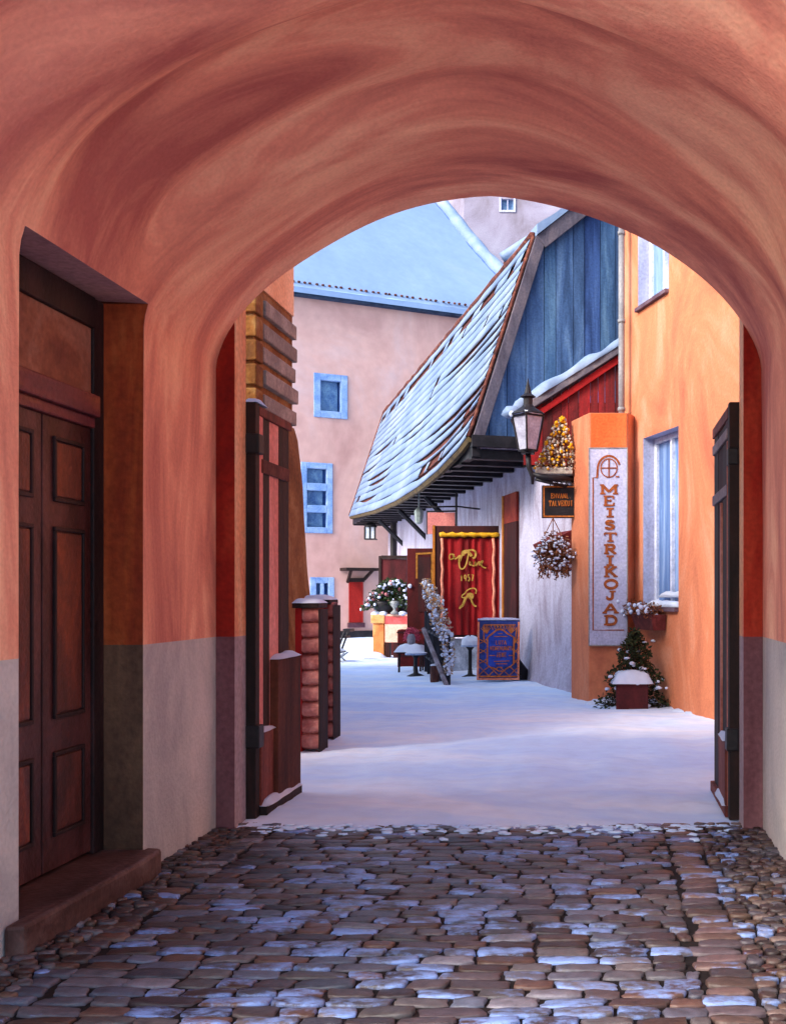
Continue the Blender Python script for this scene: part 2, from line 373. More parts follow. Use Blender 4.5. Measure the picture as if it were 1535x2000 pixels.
# ---------------------------------------------------------------- gatehouse (the vaulted passage)
CX, HA, SP, RI, NE = -.775, 1.845, 3.12, 1.17, 1.65
YF, YB = 3.2, 7.6
gh = thing('gatehouse', (CX, YB, 0), 'salmon plastered gatehouse with the vaulted cobbled passage the view looks through', 'gatehouse')
def prof(off):
    pts = [(CX-HA, 0, 0), (CX-HA, 1.31, 0), (CX-HA, 2.1, 0), (CX-HA, SP, 0)]
    NA = 56
    for i in range(1, NA):
        th = math.pi*i/NA; c_, s_ = math.cos(th), math.sin(th)
        q = (abs(c_)**NE+abs(s_)**NE)**(-1/NE)
        k = min(1, max(0, (s_*RI*q-.14)/.5)); k = k*k*(3-2*k)
        pts.append((CX-c_*q*(HA+off*k), SP+s_*q*(RI+off*k), k))
    pts += [(CX+HA, SP, 0), (CX+HA, 2.1, 0), (CX+HA, 1.31, 0), (CX+HA, 0, 0)]
    return pts
base = prof(0); KI = next(i for i, p in enumerate(base) if p[1] > 3.24); ZR = base[KI][1]; XR = base[KI][0]
rows = [(3.2, .05), (3.5, .0), (3.8, .16), (4.1, .18), (4.4, .16), (4.62, .02), (4.8, 0), (4.9, 0), (5.04, .02), (5.2, .11), (5.55, .14), (5.85, .12), (6.15, .14), (6.25, .09), (6.4, .03), (6.55, 0), (6.85, 0), (7.12, .01), (7.35, .02), (7.6, 0)]
fine_rows = []
for (a, oa), (b, ob) in zip(rows, rows[1:]):
    for k in range(2): fine_rows.append((a+(b-a)*k/2, oa+(ob-oa)*k/2))
fine_rows.append(rows[-1])
NP = len(base); V = []; UVs = []
for (yy, of) in fine_rows:
    p = prof(of); s_ = 0
    for i, (x, z, k) in enumerate(p):
        if i: s_ += math.hypot(x-p[i-1][0], z-p[i-1][1])
        nn = .022*noise.noise(Vector((x*1.2, yy*1.4, z*1.2)))*min(1, max(0, z-2.3)) if (i != KI) else 0
        dx, dz = (CX-x), (2.6-z); l = math.hypot(dx, dz)
        V.append(Vector((x+dx/l*nn, yy, z+dz/l*nn))); UVs.append((s_, yy))
vm, wm, pm = MB(), MB(), MB()
for m_ in (vm, wm, pm): m_.v = list(V); m_.uv = UVs
for j in range(len(fine_rows)-1):
    ya, yb = fine_rows[j][0], fine_rows[j+1][0]
    for i in range(NP-1):
        f = [j*NP+i, j*NP+i+1, (j+1)*NP+i+1, (j+1)*NP+i]
        if i < KI and ya > 5.03 and yb < 6.41: continue
        t_ = vm if 7 <= i < NP-8 else wm
        if i == 0 or i == NP-2: t_ = pm
        t_.f.append(f); t_.c.append((1, 1, 1))
vm.build('vault', VAULT, gh, smooth=True)
each(wm, 'passage_wall', VAULT, gh, smooth=True)
each(pm, 'plinth', PLINTH, gh, smooth=True)
# door recess in the left wall
RX = -2.89; A0, A1 = 5.04, 6.4; WX = CX-HA
rc = MB(); 
left_curve = [(base[i][0], base[i][1]) for i in range(1, KI+1)]
for yy in (A0, A1):
    for (xa, za), (xb, zb) in zip(left_curve, left_curve[1:]):
        rc.add([(RX-.1, yy, za), (xa, yy, za), (xb, yy, zb), (RX-.1, yy, zb)], [(0, 1, 2, 3)])
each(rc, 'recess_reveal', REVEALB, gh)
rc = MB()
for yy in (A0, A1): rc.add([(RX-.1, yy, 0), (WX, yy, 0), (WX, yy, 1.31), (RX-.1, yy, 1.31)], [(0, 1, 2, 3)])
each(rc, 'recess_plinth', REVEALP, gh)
rc = MB(); rc.add([(XR, A0, ZR), (XR, A1, ZR), (RX-.1, A1, ZR+.02), (RX-.1, A0, ZR+.02)], [(0, 1, 2, 3)])
rc.build('recess_soffit', paint('mauve_soffit', '#a07880', '#b0868a', '#bc928e', scale=(2, 2, 2)), gh)
st = MB()
pts = [(RX-.05, A0+.0, 0), (-2.55, A0-.12, 0), (-2.5, A0+.1, 0), (-2.5, A1-.32, 0), (-2.505, A1-.1, 0), (-2.52, A1+.02, 0), (WX+.003, A1+.04, 0), (WX+.003, A1-.003, 0), (RX-.05, A1-.003, 0)]
pts[0] = (RX-.05, A0+.004, 0); pts[1] = (WX+.004, A0+.004, 0); pts.insert(2, (WX+.004, A0-.14, 0)); pts[3] = (-2.53, A0-.12, 0)
st.prism(pts, (0, 0, .15)); st.build('door_step', paint('brown_stone_step', '#38221f', '#533936', '#6e5753', scale=(3, 1.2, 3), rough=.6), gh, bevel=.02)
# double door (frame, two leaves, raised panels, overlight)
DOOR = paint('oxblood_door', '#301719', '#4a2a2c', '#623c3a', scale=(3, 3, .7), rough=.45, bump=.3)
PANEL = paint('door_panel', '#3a1c18', '#5c2e28', '#84402c', scale=(2.5, 2.5, 1.0), rough=.42, bump=.3)
DFR = paint('door_frame_dark', '#1a1216', '#2a1b1e', '#382326', scale=(3, 3, .6), rough=.6)
door = MB(); door.box(RX-.02, RX+.05, A1-.13, A1-.003, .15, ZR+.0, ); door.box(RX-.02, RX+.05, A0+.003, A0+.12, .15, ZR)
door.box(RX-.02, RX+.06, A0+.12, A1-.13, 3.08, ZR); door.box(RX-.03, RX-.0, A0+.12, A1-.13, .152, 3.08)
dr = door.build('double_door', DFR, gh, bevel=.006)
yc = (A0+A1)/2
m_ = MB(); m_.box(RX, RX+.035, A0+.12, A1-.13, 2.70, 3.08); m_.build('overlight_panel', paint('overlight', '#6a3a33', '#84503f', '#96685a', scale=(2, 2, 2), rough=.6), dr, bevel=.005)
m_ = MB(); m_.box(RX, RX+.09, A0+.12, A1-.13, 2.58, 2.70); m_.box(RX, RX+.06, A0+.12, A1-.13, 2.52, 2.58); m_.build('transom', paint('door_transom', '#5a2a35', '#6c3337', '#8a5038', scale=(1, 1, 8), rough=.5), dr, bevel=.01)
for (a, b) in ((A0+.125, yc-.008), (yc+.008, A1-.135)):
    lf = MB(); lf.box(RX, RX+.035, a, b, .17, 2.518); lo = lf.build('door_leaf', DOOR, dr, bevel=.004)
    pn = MB(); fr = MB()
    for (z0, z1) in ((1.62, 2.1), (.92, 1.52), (.3, .8)):
        z0, z1 = {1.62: (2.08, 2.42), .92: (.95, 1.95), .3: (.34, .78)}[z0]
        pa, pb = a+.1, b-.1
        pn.box(RX+.035, RX+.045, pa+.03, pb-.03, z0+.03, z1-.03)
        for (p, q, r_, s_) in ((pa, pb, z0, z0+.022), (pa, pb, z1-.022, z1), (pa, pa+.022, z0+.022, z1-.022), (pb-.022, pb, z0+.022, z1-.022)):
            fr.box(RX+.035, RX+.052, p, q, r_, s_)
    pn.build('door_panel', PANEL, lo, bevel=.004); fr.build('panel_moulding', DFR, lo, bevel=.004)
# rebate, outer reveal, roof block and facades
xl, xr_ = X(458, YB), X(1452, YB)
rb = MB()
for (xa, xb) in ((WX-.4, xl), (xr_, CX+HA+.4)):
    rb.add([(xa, YB+.004, 1.31), (xb, YB+.004, 1.31), (xb, YB+.004, 4.9), (xa, YB+.004, 4.9)], [(0, 1, 2, 3)])
each(rb, 'rebate', REDST, gh)
rb = MB()
for (xa, xb) in ((WX-.4, xl), (xr_, CX+HA+.4)):
    rb.add([(xa, YB+.004, 0), (xb, YB+.004, 0), (xb, YB+.004, 1.31), (xa, YB+.004, 1.31)], [(0, 1, 2, 3)])
each(rb, 'rebate_plinth', MAUVE, gh)
rb = MB(); rp = MB(); YO = 7.84
for x_ in (xl, xr_):
    rb.add([(x_, YB+.004, 1.31), (x_, YO, 1.31), (x_, YO, 4.9), (x_, YB+.004, 4.9)], [(0, 1, 2, 3)])
    rp.add([(x_, YB+.004, 0), (x_, YO, 0), (x_, YO, 1.31), (x_, YB+.004, 1.31)], [(0, 1, 2, 3)])
rb.add([(xl, YB+.004, 4.9), (xl, YO, 4.9), (xr_, YO, 4.9), (xr_, YB+.004, 4.9)], [(0, 1, 2, 3)])
rb.build('outer_reveal', paint('outer_reveal', '#cf7d62', '#d99872', '#dcae8c', scale=(3, 3, .7)), gh)
each(rp, 'outer_reveal_plinth', paint('lilac_plinth', '#8f7f86', '#a3929a', '#ab9a9c', scale=(3, 3, .7)), gh)
bd = MB(); HT = 5.3
for (xa, xb, za, zb) in ((-7, xl-.002, 0, HT), (xr_+.002, 7, 0, HT), (xl-.002, xr_+.002, 4.902, HT)):
    bd.add([(xa, YO+.002, za), (xb, YO+.002, za), (xb, YO+.002, zb), (xa, YO+.002, zb)], [(0, 1, 2, 3)])
fp = prof(.05)
for i in range(NP-1):
    (x0, z0, _), (x1, z1, _) = fp[i], fp[i+1]
    def outp(x, z):
        if z < SP: return (-7 if x < CX else 7, z)
        t = (z-SP)/(RI+.05); a = math.atan2(z-SP, x-CX)
        if a > R(135): return (-7, SP+(HT-SP)*(math.pi-a)/R(45))
        if a < R(45): return (7, SP+(HT-SP)*a/R(45))
        return (CX+(7-CX)*(1-(a-R(45))/R(45)) if a < R(90) else CX-(7+CX)*((a-R(90))/R(45)), HT)
    a_, b_ = outp(x0, z0), outp(x1, z1)
    bd.add([(x0, YF, z0), (x1, YF, z1), (b_[0], YF, b_[1]), (a_[0], YF, a_[1])], [(0, 1, 2, 3)])
for x_ in (-7, 7): bd.add([(x_, YF, 0), (x_, YO, 0), (x_, YO, HT), (x_, YF, HT)], [(0, 1, 2, 3)])
bd.box(-7.2, 7.2, YF-.15, YO+.15, HT, HT+.1)
bd.build('outer_wall', paint('street_front_plaster', '#94523e', '#a66450', '#b4745e', scale=(.9, .9, .6)), gh)
m_ = MB(); m_.snow_pad((-7.2, YF-.15, HT+.1), (14.4, 0, 0), (0, YO-YF+.3, 0), .18, 30, 8); m_.build('roof_snow', SNOW, gh, smooth=True)

# ---------------------------------------------------------------- gate leaves
GRED = paint('dusky_red_boards', '#c4706a', '#d4827a', '#dc928a', scale=(4, 4, .6), rough=.7)
GBRN = paint('gate_brown_panel', '#4a1d18', '#6b2f26', '#84483c', scale=(4, 4, .8), rough=.7)
GGRY = paint('gate_grey_rail', '#5b4c52', '#6a5a60', '#7a6a6e', scale=(4, 4, 4), rough=.6)
def tz(y): return 2.94          # top height of the leaf frame
lx = -2.43
lg = thing('gate_leaf', (lx, 7.9, 0), 'open left gate leaf of dusky red boards with a brown box at its foot', 'gate', 'wooden gate leaves at the end of the passage')
m_ = MB(); m_.box(lx-.085, lx, 7.852, 7.945, .02, 2.94); m_.box(lx-.07, lx-.01, 8.46, 8.72, .09, 2.86); m_.box(lx-.06, lx-.012, 8.04, 8.22, .09, 2.86)
each(m_, 'stile', DARKW, lg, bevel=.006)
m_ = MB(); m_.box(lx-.05, lx-.004, 7.946, 8.039, .1, 2.86); m_.box(lx-.05, lx-.015, 8.221, 8.459, .1, 2.86); each(m_, 'board', GRED, lg, bevel=.003)
m_ = MB(); m_.box(lx-.075, lx+.004, 7.945, 8.74, 2.861, 2.925); m_.build('top_rail', GBRN, lg, bevel=.005)
m_ = MB(); m_.obox((lx-.012, 8.0, 2.46), (.02, 0, 0), (0, .68, -.0), (0, 0, .1)); m_.build('crossbar', GGRY if 0 else paint('gate_crossbar', '#4b2622', '#5a302a', '#6a3c34', scale=(4, 4, 4)), lg, bevel=.01)
m_ = MB(); m_.box(lx-.02, lx+.012, 7.95, 8.25, .1, .62); m_.build('lower_panel', GBRN, lg, bevel=.006)
m_ = MB(); m_.box(lx-.03, lx+.045, 8.24, 8.86, .1, 1.12); m_.build('box', paint('brown_box', '#351813', '#4d261c', '#5e3022', scale=(4, 4, .7)), lg, bevel=.01)
m_ = MB(); m_.box(lx-.085, lx+.05, 7.95, 8.88, .02, .098); m_.build('bottom_rail', DARKW, lg, bevel=.006)
m_ = MB(); m_.box(lx-.105, lx+.03, 7.835, 7.955, 2.58, 2.72); m_.box(lx-.105, lx+.03, 7.835, 7.955, .52, .68); each(m_, 'hinge', BLACK, lg, bevel=.01)
m_ = MB(); m_.snow_pad((lx-.02, 7.96, .62), (.04, 0, 0), (0, .28, 0), .04, 4, 8, .015); m_.snow_pad((lx-.03, 8.24, 1.12), (.08, 0, 0), (0, .6, 0), .04, 4, 10, .012)
m_.snow_pad((lx+.0, 7.96, .098), (.05, 0, 0), (0, .9, 0), .05, 4, 14, .012); m_.snow_pad((lx-.08, 7.86, 2.94), (.08, 0, 0), (0, .25, 0), .04, 4, 6, .01)
each(m_, 'snow', SNOW, lg, smooth=True)
rx = .872
rg = thing('gate_leaf', (rx, 7.9, 0), 'open right gate leaf of blackened boards with grey crossbars', 'gate', 'wooden gate leaves at the end of the passage')
m_ = MB(); m_.box(rx, rx+.074, 7.852, 7.95, .02, 2.94); m_.box(rx+.01, rx+.06, 8.72, 9.03, .09, 2.84); m_.box(rx+.012, rx+.06, 8.12, 8.4, .09, 2.84); each(m_, 'stile', DARKW, rg, bevel=.006)
m_ = MB(); m_.box(rx+.004, rx+.05, 7.951, 8.119, .1, 2.84); m_.box(rx+.014, rx+.05, 8.401, 8.719, .1, 2.84); each(m_, 'board', paint('gate_boards_dark', '#2a1718', '#3f2424', '#573433', scale=(9, 9, .5)), rg)
m_ = MB(); m_.box(rx-.004, rx+.07, 7.95, 9.04, 2.841, 2.92); m_.build('top_rail', GBRN, rg, bevel=.005)
m_ = MB(); m_.box(rx-.008, rx+.012, 7.955, 9.0, 2.7, 2.775); m_.box(rx-.008, rx+.012, 7.955, 9.02, 2.3, 2.38); each(m_, 'crossbar', GGRY, rg, bevel=.006)
m_ = MB(); m_.box(rx-.004, rx+.02, 8.4, 8.44, .1, 2.28); m_.box(rx-.004, rx+.02, 7.952, 7.985, .1, 2.68); each(m_, 'pink_strip', paint('worn_pink_edge', '#9a5c52', '#b06e60', '#bd8577', scale=(6, 6, 1)), rg)
m_ = MB(); m_.box(rx-.02, rx+.03, 7.955, 8.42, .1, .56); m_.build('lower_panel', GBRN, rg, bevel=.006)
m_ = MB(); m_.box(rx-.02, rx+.074, 7.955, 9.05, .02, .098); m_.build('bottom_rail', GBRN, rg, bevel=.006)
m_ = MB(); m_.box(rx-.02, rx+.065, 7.838, 7.955, .5, .66); m_.box(rx-.01, rx+.065, 7.838, 7.955, 2.5, 2.62); each(m_, 'hinge', BLACK, rg, bevel=.01)
m_ = MB(); m_.snow_pad((rx-.02, 7.96, .56), (.05, 0, 0), (0, .4, 0), .045, 4, 8, .012); m_.snow_pad((rx-.03, 7.98, .098), (.04, 0, 0), (0, .55, 0), .05, 4, 8, .01); each(m_, 'snow', SNOW, rg, smooth=True)

# ---------------------------------------------------------------- left building beyond the gate
bl = thing('brown_house', (-3.4, 11.0, 0), 'brown battered house corner with grey stone quoins, left beyond the gate', 'house')
BRN = paint('brown_plaster', '#5e3a1e', '#805530', '#9c7850', scale=(1.5, 1.5, .8), rough=.9, bump=.6)
m_ = MB(); foot = [(-3.42, 11.0), (-3.42, 12.35), (-9, 20), (-12, 20), (-12, 11.0)]
m_.prism([(x, y, 0) for x, y in foot], (0, 0, 5.55)); m_.build('wall', BRN, bl)
m_ = MB()        # batter: the lower wall swells outwards, unevenly
nz, ny = 26, 10; vs = []
for i in range(nz+1):
    z = 3.42*i/nz
    for j in range(ny+1):
        yy = 10.97+1.42*j/ny; out = .24*(1-(z/3.42))**.75+.03*noise.noise(Vector((yy*2, z*1.8, 3)))
        vs.append((-3.415+out+(.02 if i < nz else 0), yy, z))
m_.add(vs, [(i*(ny+1)+j, i*(ny+1)+j+1, (i+1)*(ny+1)+j+1, (i+1)*(ny+1)+j) for i in range(nz) for j in range(ny)])
m_.add([vs[i*(ny+1)+ny] for i in range(nz+1)]+[(-3.6, 12.39, 3.42), (-3.6, 12.39, 0)], [tuple(range(nz+3))])
m_.add([vs[i*(ny+1)] for i in range(nz+1)]+[(-3.6, 10.97, 3.42), (-3.6, 10.97, 0)], [tuple(range(nz+3))])
m_.build('battered_base', BRN, bl, smooth=False)
m_ = MB(); m2_ = MB(); z = 3.44
QG = ['#857a70', '#796e66', '#8f857b']
for k in range(5):
    c = (random.uniform(.8, 1.1),)*3
    m_.box(-3.6, -3.37+random.uniform(-.01, .02), 11.2+random.uniform(-.03, .03), 12.37+random.uniform(-.04, .05), z, z+.15, c)
    m2_.box(-3.66+random.uniform(-.02, .02), -3.385, 10.96, 11.19, z-.03, z+.17, (random.uniform(.8, 1.1),)*3)
    z += .235
m_.build('quoin', paint('grey_quoin', '#746a64', '#867b72', '#958a80', scale=(3, 3, 3), attr='tint', bump=.6), bl, vc=True, bevel=.012)
m2_.build('corner_stone', paint('ochre_stone', '#6a3f1c', '#80501f', '#8f6a3c', scale=(3, 3, 3), attr='tint', bump=.6), bl, vc=True, bevel=.012)
m_ = MB(); m_.box(-11.9, -3.40, 10.98, 12.34, 4.64, 5.56); m_.build('upper_plaster', paint('peach_plaster', '#d89c72', '#e3b088', '#e8bf9a', scale=(1, 1, 1)), bl)
m_ = MB(); m_.box(-12.1, -3.3, 10.8, 12.6, 5.56, 5.66); m_.build('eave_board', DARKW, bl)
m_ = MB(); m_.snow_pad((-12.1, 10.8, 5.66), (8.8, 0, 0), (0, 1.8, 0), .2, 16, 6); m_.build('roof_snow', SNOW, bl, smooth=True)

# red screens stacked with rounded pink blocks
REDB = paint('bright_red_board', '#8e1010', '#a41a18', '#b43028', scale=(4, 4, .7), rough=.6)
PINKB = paint('pink_blocks', '#9c5650', '#b46c64', '#cc8c80', scale=(5, 5, 5), rough=.75, bump=.5)
def pier(d, pa, pb, pc, pd, ztop, label, capa, capb):
    t = thing('fence_pier', (X((pa+pd)/2, d), d, 0), label, 'pier', 'red piers of rounded pink blocks')
    m_ = MB(); m_.box(X(pa, d), X(pb, d)-.004, d, d+.3, .02, ztop-.02); m_.build('red_board', REDB, t, bevel=.008)
    m_ = MB(); k = 9; hh = (ztop-.05)/k
    for i in range(k):
        x0, x1 = X(pb, d), X(pc, d); cz = .05+hh*(i+.5)+random.uniform(-.008, .008); vs = []; n = 12; xm = (x0+x1)/2; hw = (x1-x0)/2*random.uniform(.95, 1.12)
        for s in (0, .12, .88, 1):
            for q in range(n):
                a = 2*math.pi*q/n; e = .95 if s in (0, 1) else 1
                ca, sa = math.cos(a), math.sin(a); qq = (abs(ca)**5+abs(sa)**5)**(-1/5)
                vs.append((xm-hw+2*hw*s, d+.12+ca*qq*.13*e, cz+sa*qq*hh*.53*e))
        o = [(a*n+b, a*n+(b+1) % n, (a+1)*n+(b+1) % n, (a+1)*n+b) for a in range(3) for b in range(n)]+[tuple(range(n)), tuple(range(4*n-1, 3*n-1, -1))]
        m_.add(vs, o, (random.uniform(.85, 1.1),)*3)
    m_.build('block_stack', PINKB, t, smooth=True)
    m_ = MB(); m_.box(X(pc, d)+.003, X(pd, d), d-.02, d+.32, .0, ztop-.03); m_.build('dark_post', DARKW, t, bevel=.01)
    m_ = MB(); m_.box(X(capa, d), X(capb, d), d-.04, d+.34, ztop-.02, ztop+.03); m_.build('cap', DARKW, t, bevel=.01)
    m_ = MB(); m_.snow_pad((X(capa, d), d-.05, ztop+.03), (X(capb, d)-X(capa, d), 0, 0), (0, .4, 0), .05, 12, 5, .0); m_.build('snow_cap', SNOW, t, smooth=True)
    return t
pier(11.2, 576, 590, 622, 625.5, Z(1184, 11.2), 'nearer and taller-looking red pier of rounded pink blocks, against the left gate leaf', 572, 624)
pier(12.15, 632, 641, 650.5, 651.5, Z(1177, 12.15), 'narrow farther red pier with pink block edge and black post, snow on its cap', 572, 646)
m_ = MB()

# ---------------------------------------------------------------- orange house on the right
AD = Vector((-.35, 1, 0)).normalized(); WP = Vector((6.24-.35*8.8, 8.8, 0))     # a point of the wall; AD runs away from the camera
INN = Vector((AD.y, -AD.x, 0))                                                   # into the house
def wl(px):  # distance along the orange wall seen at column px
    p = hit(px, 1160, WP, INN); return (p-WP).dot(AD)
oh = thing('orange_house', (1.3, 14, 0), 'tall orange plastered house with pale blue windows on the right', 'house')
ORG = paint('orange_plaster', '#a85e46', '#c87854', '#d08e70', scale=(.8, .8, .45), rough=.9, bump=.3, dist=1.2, ramp=(.3, .64), fa=.08)
ORGD = paint('orange_plaster_bright', '#c45c2c', '#d06a38', '#d47c4c', scale=(1, 1, .8), rough=.9)
LAV = paint('lavender_frame', '#9a9db8', '#a9acc6', '#b8bcd4', scale=(2, 2, 1), rough=.7)
GLASS = paint('blue_glass', '#4a6a9e', '#6486ba', '#90acd4', scale=(9, 9, .5), rough=.12, bump=0, spec=.6, fa=.05)
WHITE = paint('white_paint', '#b9bfd6', '#cdd2e2', '#dde0ea', scale=(3, 3, 3), rough=.6)
h1 = (wl(1325), wl(1256), 1.42, 3.84); h2 = (wl(1306), wl(1246), 5.76, 7.5)
m_ = MB(); P = walled(m_, WP, AD, wl(1223)+.2, 0, 9, [h1, h2], INN, .25)
m_.build('wall', ORG, oh)
m_ = MB(); m_.obox(WP+INN*6, AD*(wl(1223)+.2), -INN*5.7, (0, 0, 8.95)); m_.build('inner_wall', ORG, oh)
for h in (h1, h2):
    w_ = MB(); reveals(w_, P, h, .26); wo = w_.build('window', LAV, oh)
    f_ = MB(); a, b, c, d = h; D = .2; cz = (c+d)/2
    def bar(a0, a1, c0, c1, k0=.17, k1=.24): f_.obox(P(a0, c0, k0), AD*(a1-a0), INN*(k1-k0), (0, 0, c1-c0))
    bar(a+.003, a+.08, c+.003, d-.003); bar(b-.08, b-.003, c+.003, d-.003); bar(a+.08, b-.08, c+.003, c+.08); bar(a+.08, b-.08, d-.08, d-.003)
    mid = (a+b)/2; bar(mid-.025, mid+.025, c+.08, d-.08, .16, .235)
    f_.build('frame', WHITE, wo, bevel=.006)
    g_ = MB(); g_.add([P(a+.05, c+.05, .215), P(b-.05, c+.05, .215), P(b-.05, d-.05, .215), P(a+.05, d-.05, .215)], [(0, 1, 2, 3)]); g_.build('pane', GLASS, wo)
    g_ = MB(); g_.obox(P(a-.0, c-.06, -.06), AD*(b-a), INN*.2, (0, 0, .058)); g_.build('sill', paint('dark_sill', '#4a3340', '#5a4450', '#6a5560', scale=(2, 2, 2)), wo, bevel=.006)
    if h is h1:
        g_ = MB(); g_.snow_pad(P(a+.02, c, -.05), AD*(b-a-.04), INN*.2, .09, 12, 4, .01)
        g_.snow_pad(P(a+.02, c+.13, .12), AD*(b-a-.3), INN*.05, .09, 12, 3, .008); g_.build('sill_snow', SNOW, wo, smooth=True)
# buttress
BX0, BX1, BY = X(1150, 16.3), X(1226, 16.3), 16.3
m_ = MB(); q = [(BX0, BY, 0), (BX1, BY, 0), (BX1+.35, 17.2, 0), (-.5, 17.1, 0)]
BT = Z(806, 16.3)
m_.prism(q, (0, 0, BT)); m_.build('buttress', ORG, oh, bevel=.01)
m_ = MB(); m_.box(BX0+.03, BX1-.02, BY-.012, BY-.002, 3.72, BT-.01); m_.build('bright_patch', ORGD, oh)
m_ = MB(); m_.snow_pad((BX0, BY, BT), (BX1-BX0, 0, 0), (0, .3, 0), .03, 6, 3, .0); 
m_ = MB(); dp = X(1214, 16.5); m_.tube([(dp, 16.62, 3.85), (dp, 16.62, 5), (dp, 16.62, 8.9)], .048, 10)
for z in (4.3, 5.6, 6.9): m_.tube([(dp, 16.62, z), (dp, 16.62, z+.05)], .06, 10)
m_.build('downpipe', paint('grey_pipe', '#6c6c72', '#808084', '#949090', scale=(4, 4, 1), rough=.5), oh, smooth=True)
m_ = MB(); m_.obox(WP-AD*0+Vector((0, 0, 9)), AD*(wl(1223)+.4), INN*6-INN*0, (0, 0, .12)); m_.build('roof', DARKW, oh)

# sign with the upright lettering
SY = BY-.06; sx0, sx1 = X(1149, SY), X(1226, SY); sz1, sz0 = Z(874, SY), Z(1262, SY)
sg = thing('house_sign', ((sx0+sx1)/2, SY, sz0), 'tall pale lavender sign lettered MEISTRIKOJAD in brown on the orange buttress', 'sign')
m_ = MB(); m_.box(sx0, sx1, SY, SY+.03, sz0, sz1); m_.build('board', paint('sign_board', '#9ea0bb', '#b0b0ca', '#bcbccf', scale=(2, 2, 1.2), rough=.7), sg, bevel=.006)
m_ = MB(); e_ = .016
for (a, b, c, d) in ((sx0, sx1, sz0, sz0+e_), (sx0, sx1, sz1-e_, sz1), (sx0, sx0+e_, sz0+e_, sz1-e_), (sx1-e_, sx1, sz0+e_, sz1-e_)): m_.box(a, b, SY-.008, SY-.001, c, d)
m_.build('edge_strip', paint('sign_edge', '#77777a', '#8a8784', '#9a948c', scale=(5, 5, 5)), sg)
LB = paint('brown_lettering', '#7c3a18', '#8f471d', '#a25426', scale=(20, 20, 20), rough=.7)
m_ = MB(); O_ = (0, SY, 0); U_, V_, N_ = (1, 0, 0), (0, 0, 1), (0, -1, 0); sp = SY/F
def sxp(px): return X(px, SY)
def szp(py): return Z(py, SY)
rowsY = [(965, 946), (988, 968), (1010, 992), (1034, 1016), (1058, 1040), (1082, 1063), (1105, 1085), (1127, 1106), (1151, 1131), (1172, 1154), (1198, 1178), (1221, 1202)]
xs_ = [(1172, 1206), (1177, 1201), (1178, 1204), (1179, 1202), (1178, 1205), (1178, 1204), (1178, 1204), (1178, 1206), (1178, 1208), (1181, 1205), (1177, 1207), (1178, 1207)]
for ch, (yb_, yt_), (xa, xb) in zip('MEISTRIKOJAD', rowsY, xs_):
    letters(m_, ch, sxp(xa)+.01, szp(yb_-1), (yb_-yt_-2.5)*sp, (xb-xa-2)*sp, .041 if ch != 'I' else .046, O_, U_, V_, N_, serif=.62)
m_.build('lettering', LB, sg)
m_ = MB()
ribbon(m_, [(sxp(1166), szp(933)), (sxp(1158), szp(933)), (sxp(1158), szp(1231)), (sxp(1219), szp(1231))], .019, O_, U_, V_, N_, lift=0)
ac = sxp(1189); rr_ = 22*sp; cy_ = szp(914)
ribbon(m_, [(sxp(1166), szp(933))]+arc(ac, cy_-.02, rr_, rr_*1.02+.03, 180, 20, 16)[1:], .03, O_, U_, V_, N_, lift=.001)
ribbon(m_, arc(ac+.0, cy_, 16*sp, 18*sp, 0, 360, 24), .017, O_, U_, V_, N_, lift=.002)
ribbon(m_, [(ac-16*sp, cy_), (ac+16*sp, cy_)], .017, O_, U_, V_, N_, lift=.003)
ribbon(m_, [(ac, cy_-18*sp), (ac, cy_+18*sp)], .019, O_, U_, V_, N_, lift=.004)
ribbon(m_, [(sxp(1202), szp(931)), (sxp(1209), szp(931))], .02, O_, U_, V_, N_, lift=.002)
m_.build('emblem', LB, sg)

# ---------------------------------------------------------------- white house with the jettied gambrel roof
a_ = Vector((-.33, 1, 0)).normalized(); b_ = Vector((a_.y, -a_.x, 0)); C0 = Vector((-2.30, 19.5, 0))
wh = thing('gabled_house', (-1.2, 19.5, 0), 'lavender white house with snowy tiled roof and blue boarded gable', 'house')
WHW = paint('lavender_white_wall', '#8f8494', '#aaa5b8', '#b6b2c6', scale=(1.2, 1.2, .6), rough=.9, bump=.4, dist=1.4)
W0 = Vector((-.18, 17.02, 0))
m_ = MB(); m_.obox(W0, a_*23.5, b_*.3, (0, 0, 4.3)); m_.obox(W0-Vector((0, 0, 0)), a_*.02, b_*4, (0, 0, 3.7))
nz = 8; vs = []          # the flared foot of the wall
for i in range(25):
    for j in range(nz+1):
        t = i; z = .9*j/nz; o = .09*(1-j/nz)**2
        vs.append(W0+a_*t-b_*(o+.004)+Vector((0, 0, z)))
m_.add(vs, [(i*(nz+1)+j, i*(nz+1)+j+1, (i+1)*(nz+1)+j+1, (i+1)*(nz+1)+j) for i in range(23) for j in range(nz)])
m_.build('wall', WHW, wh)
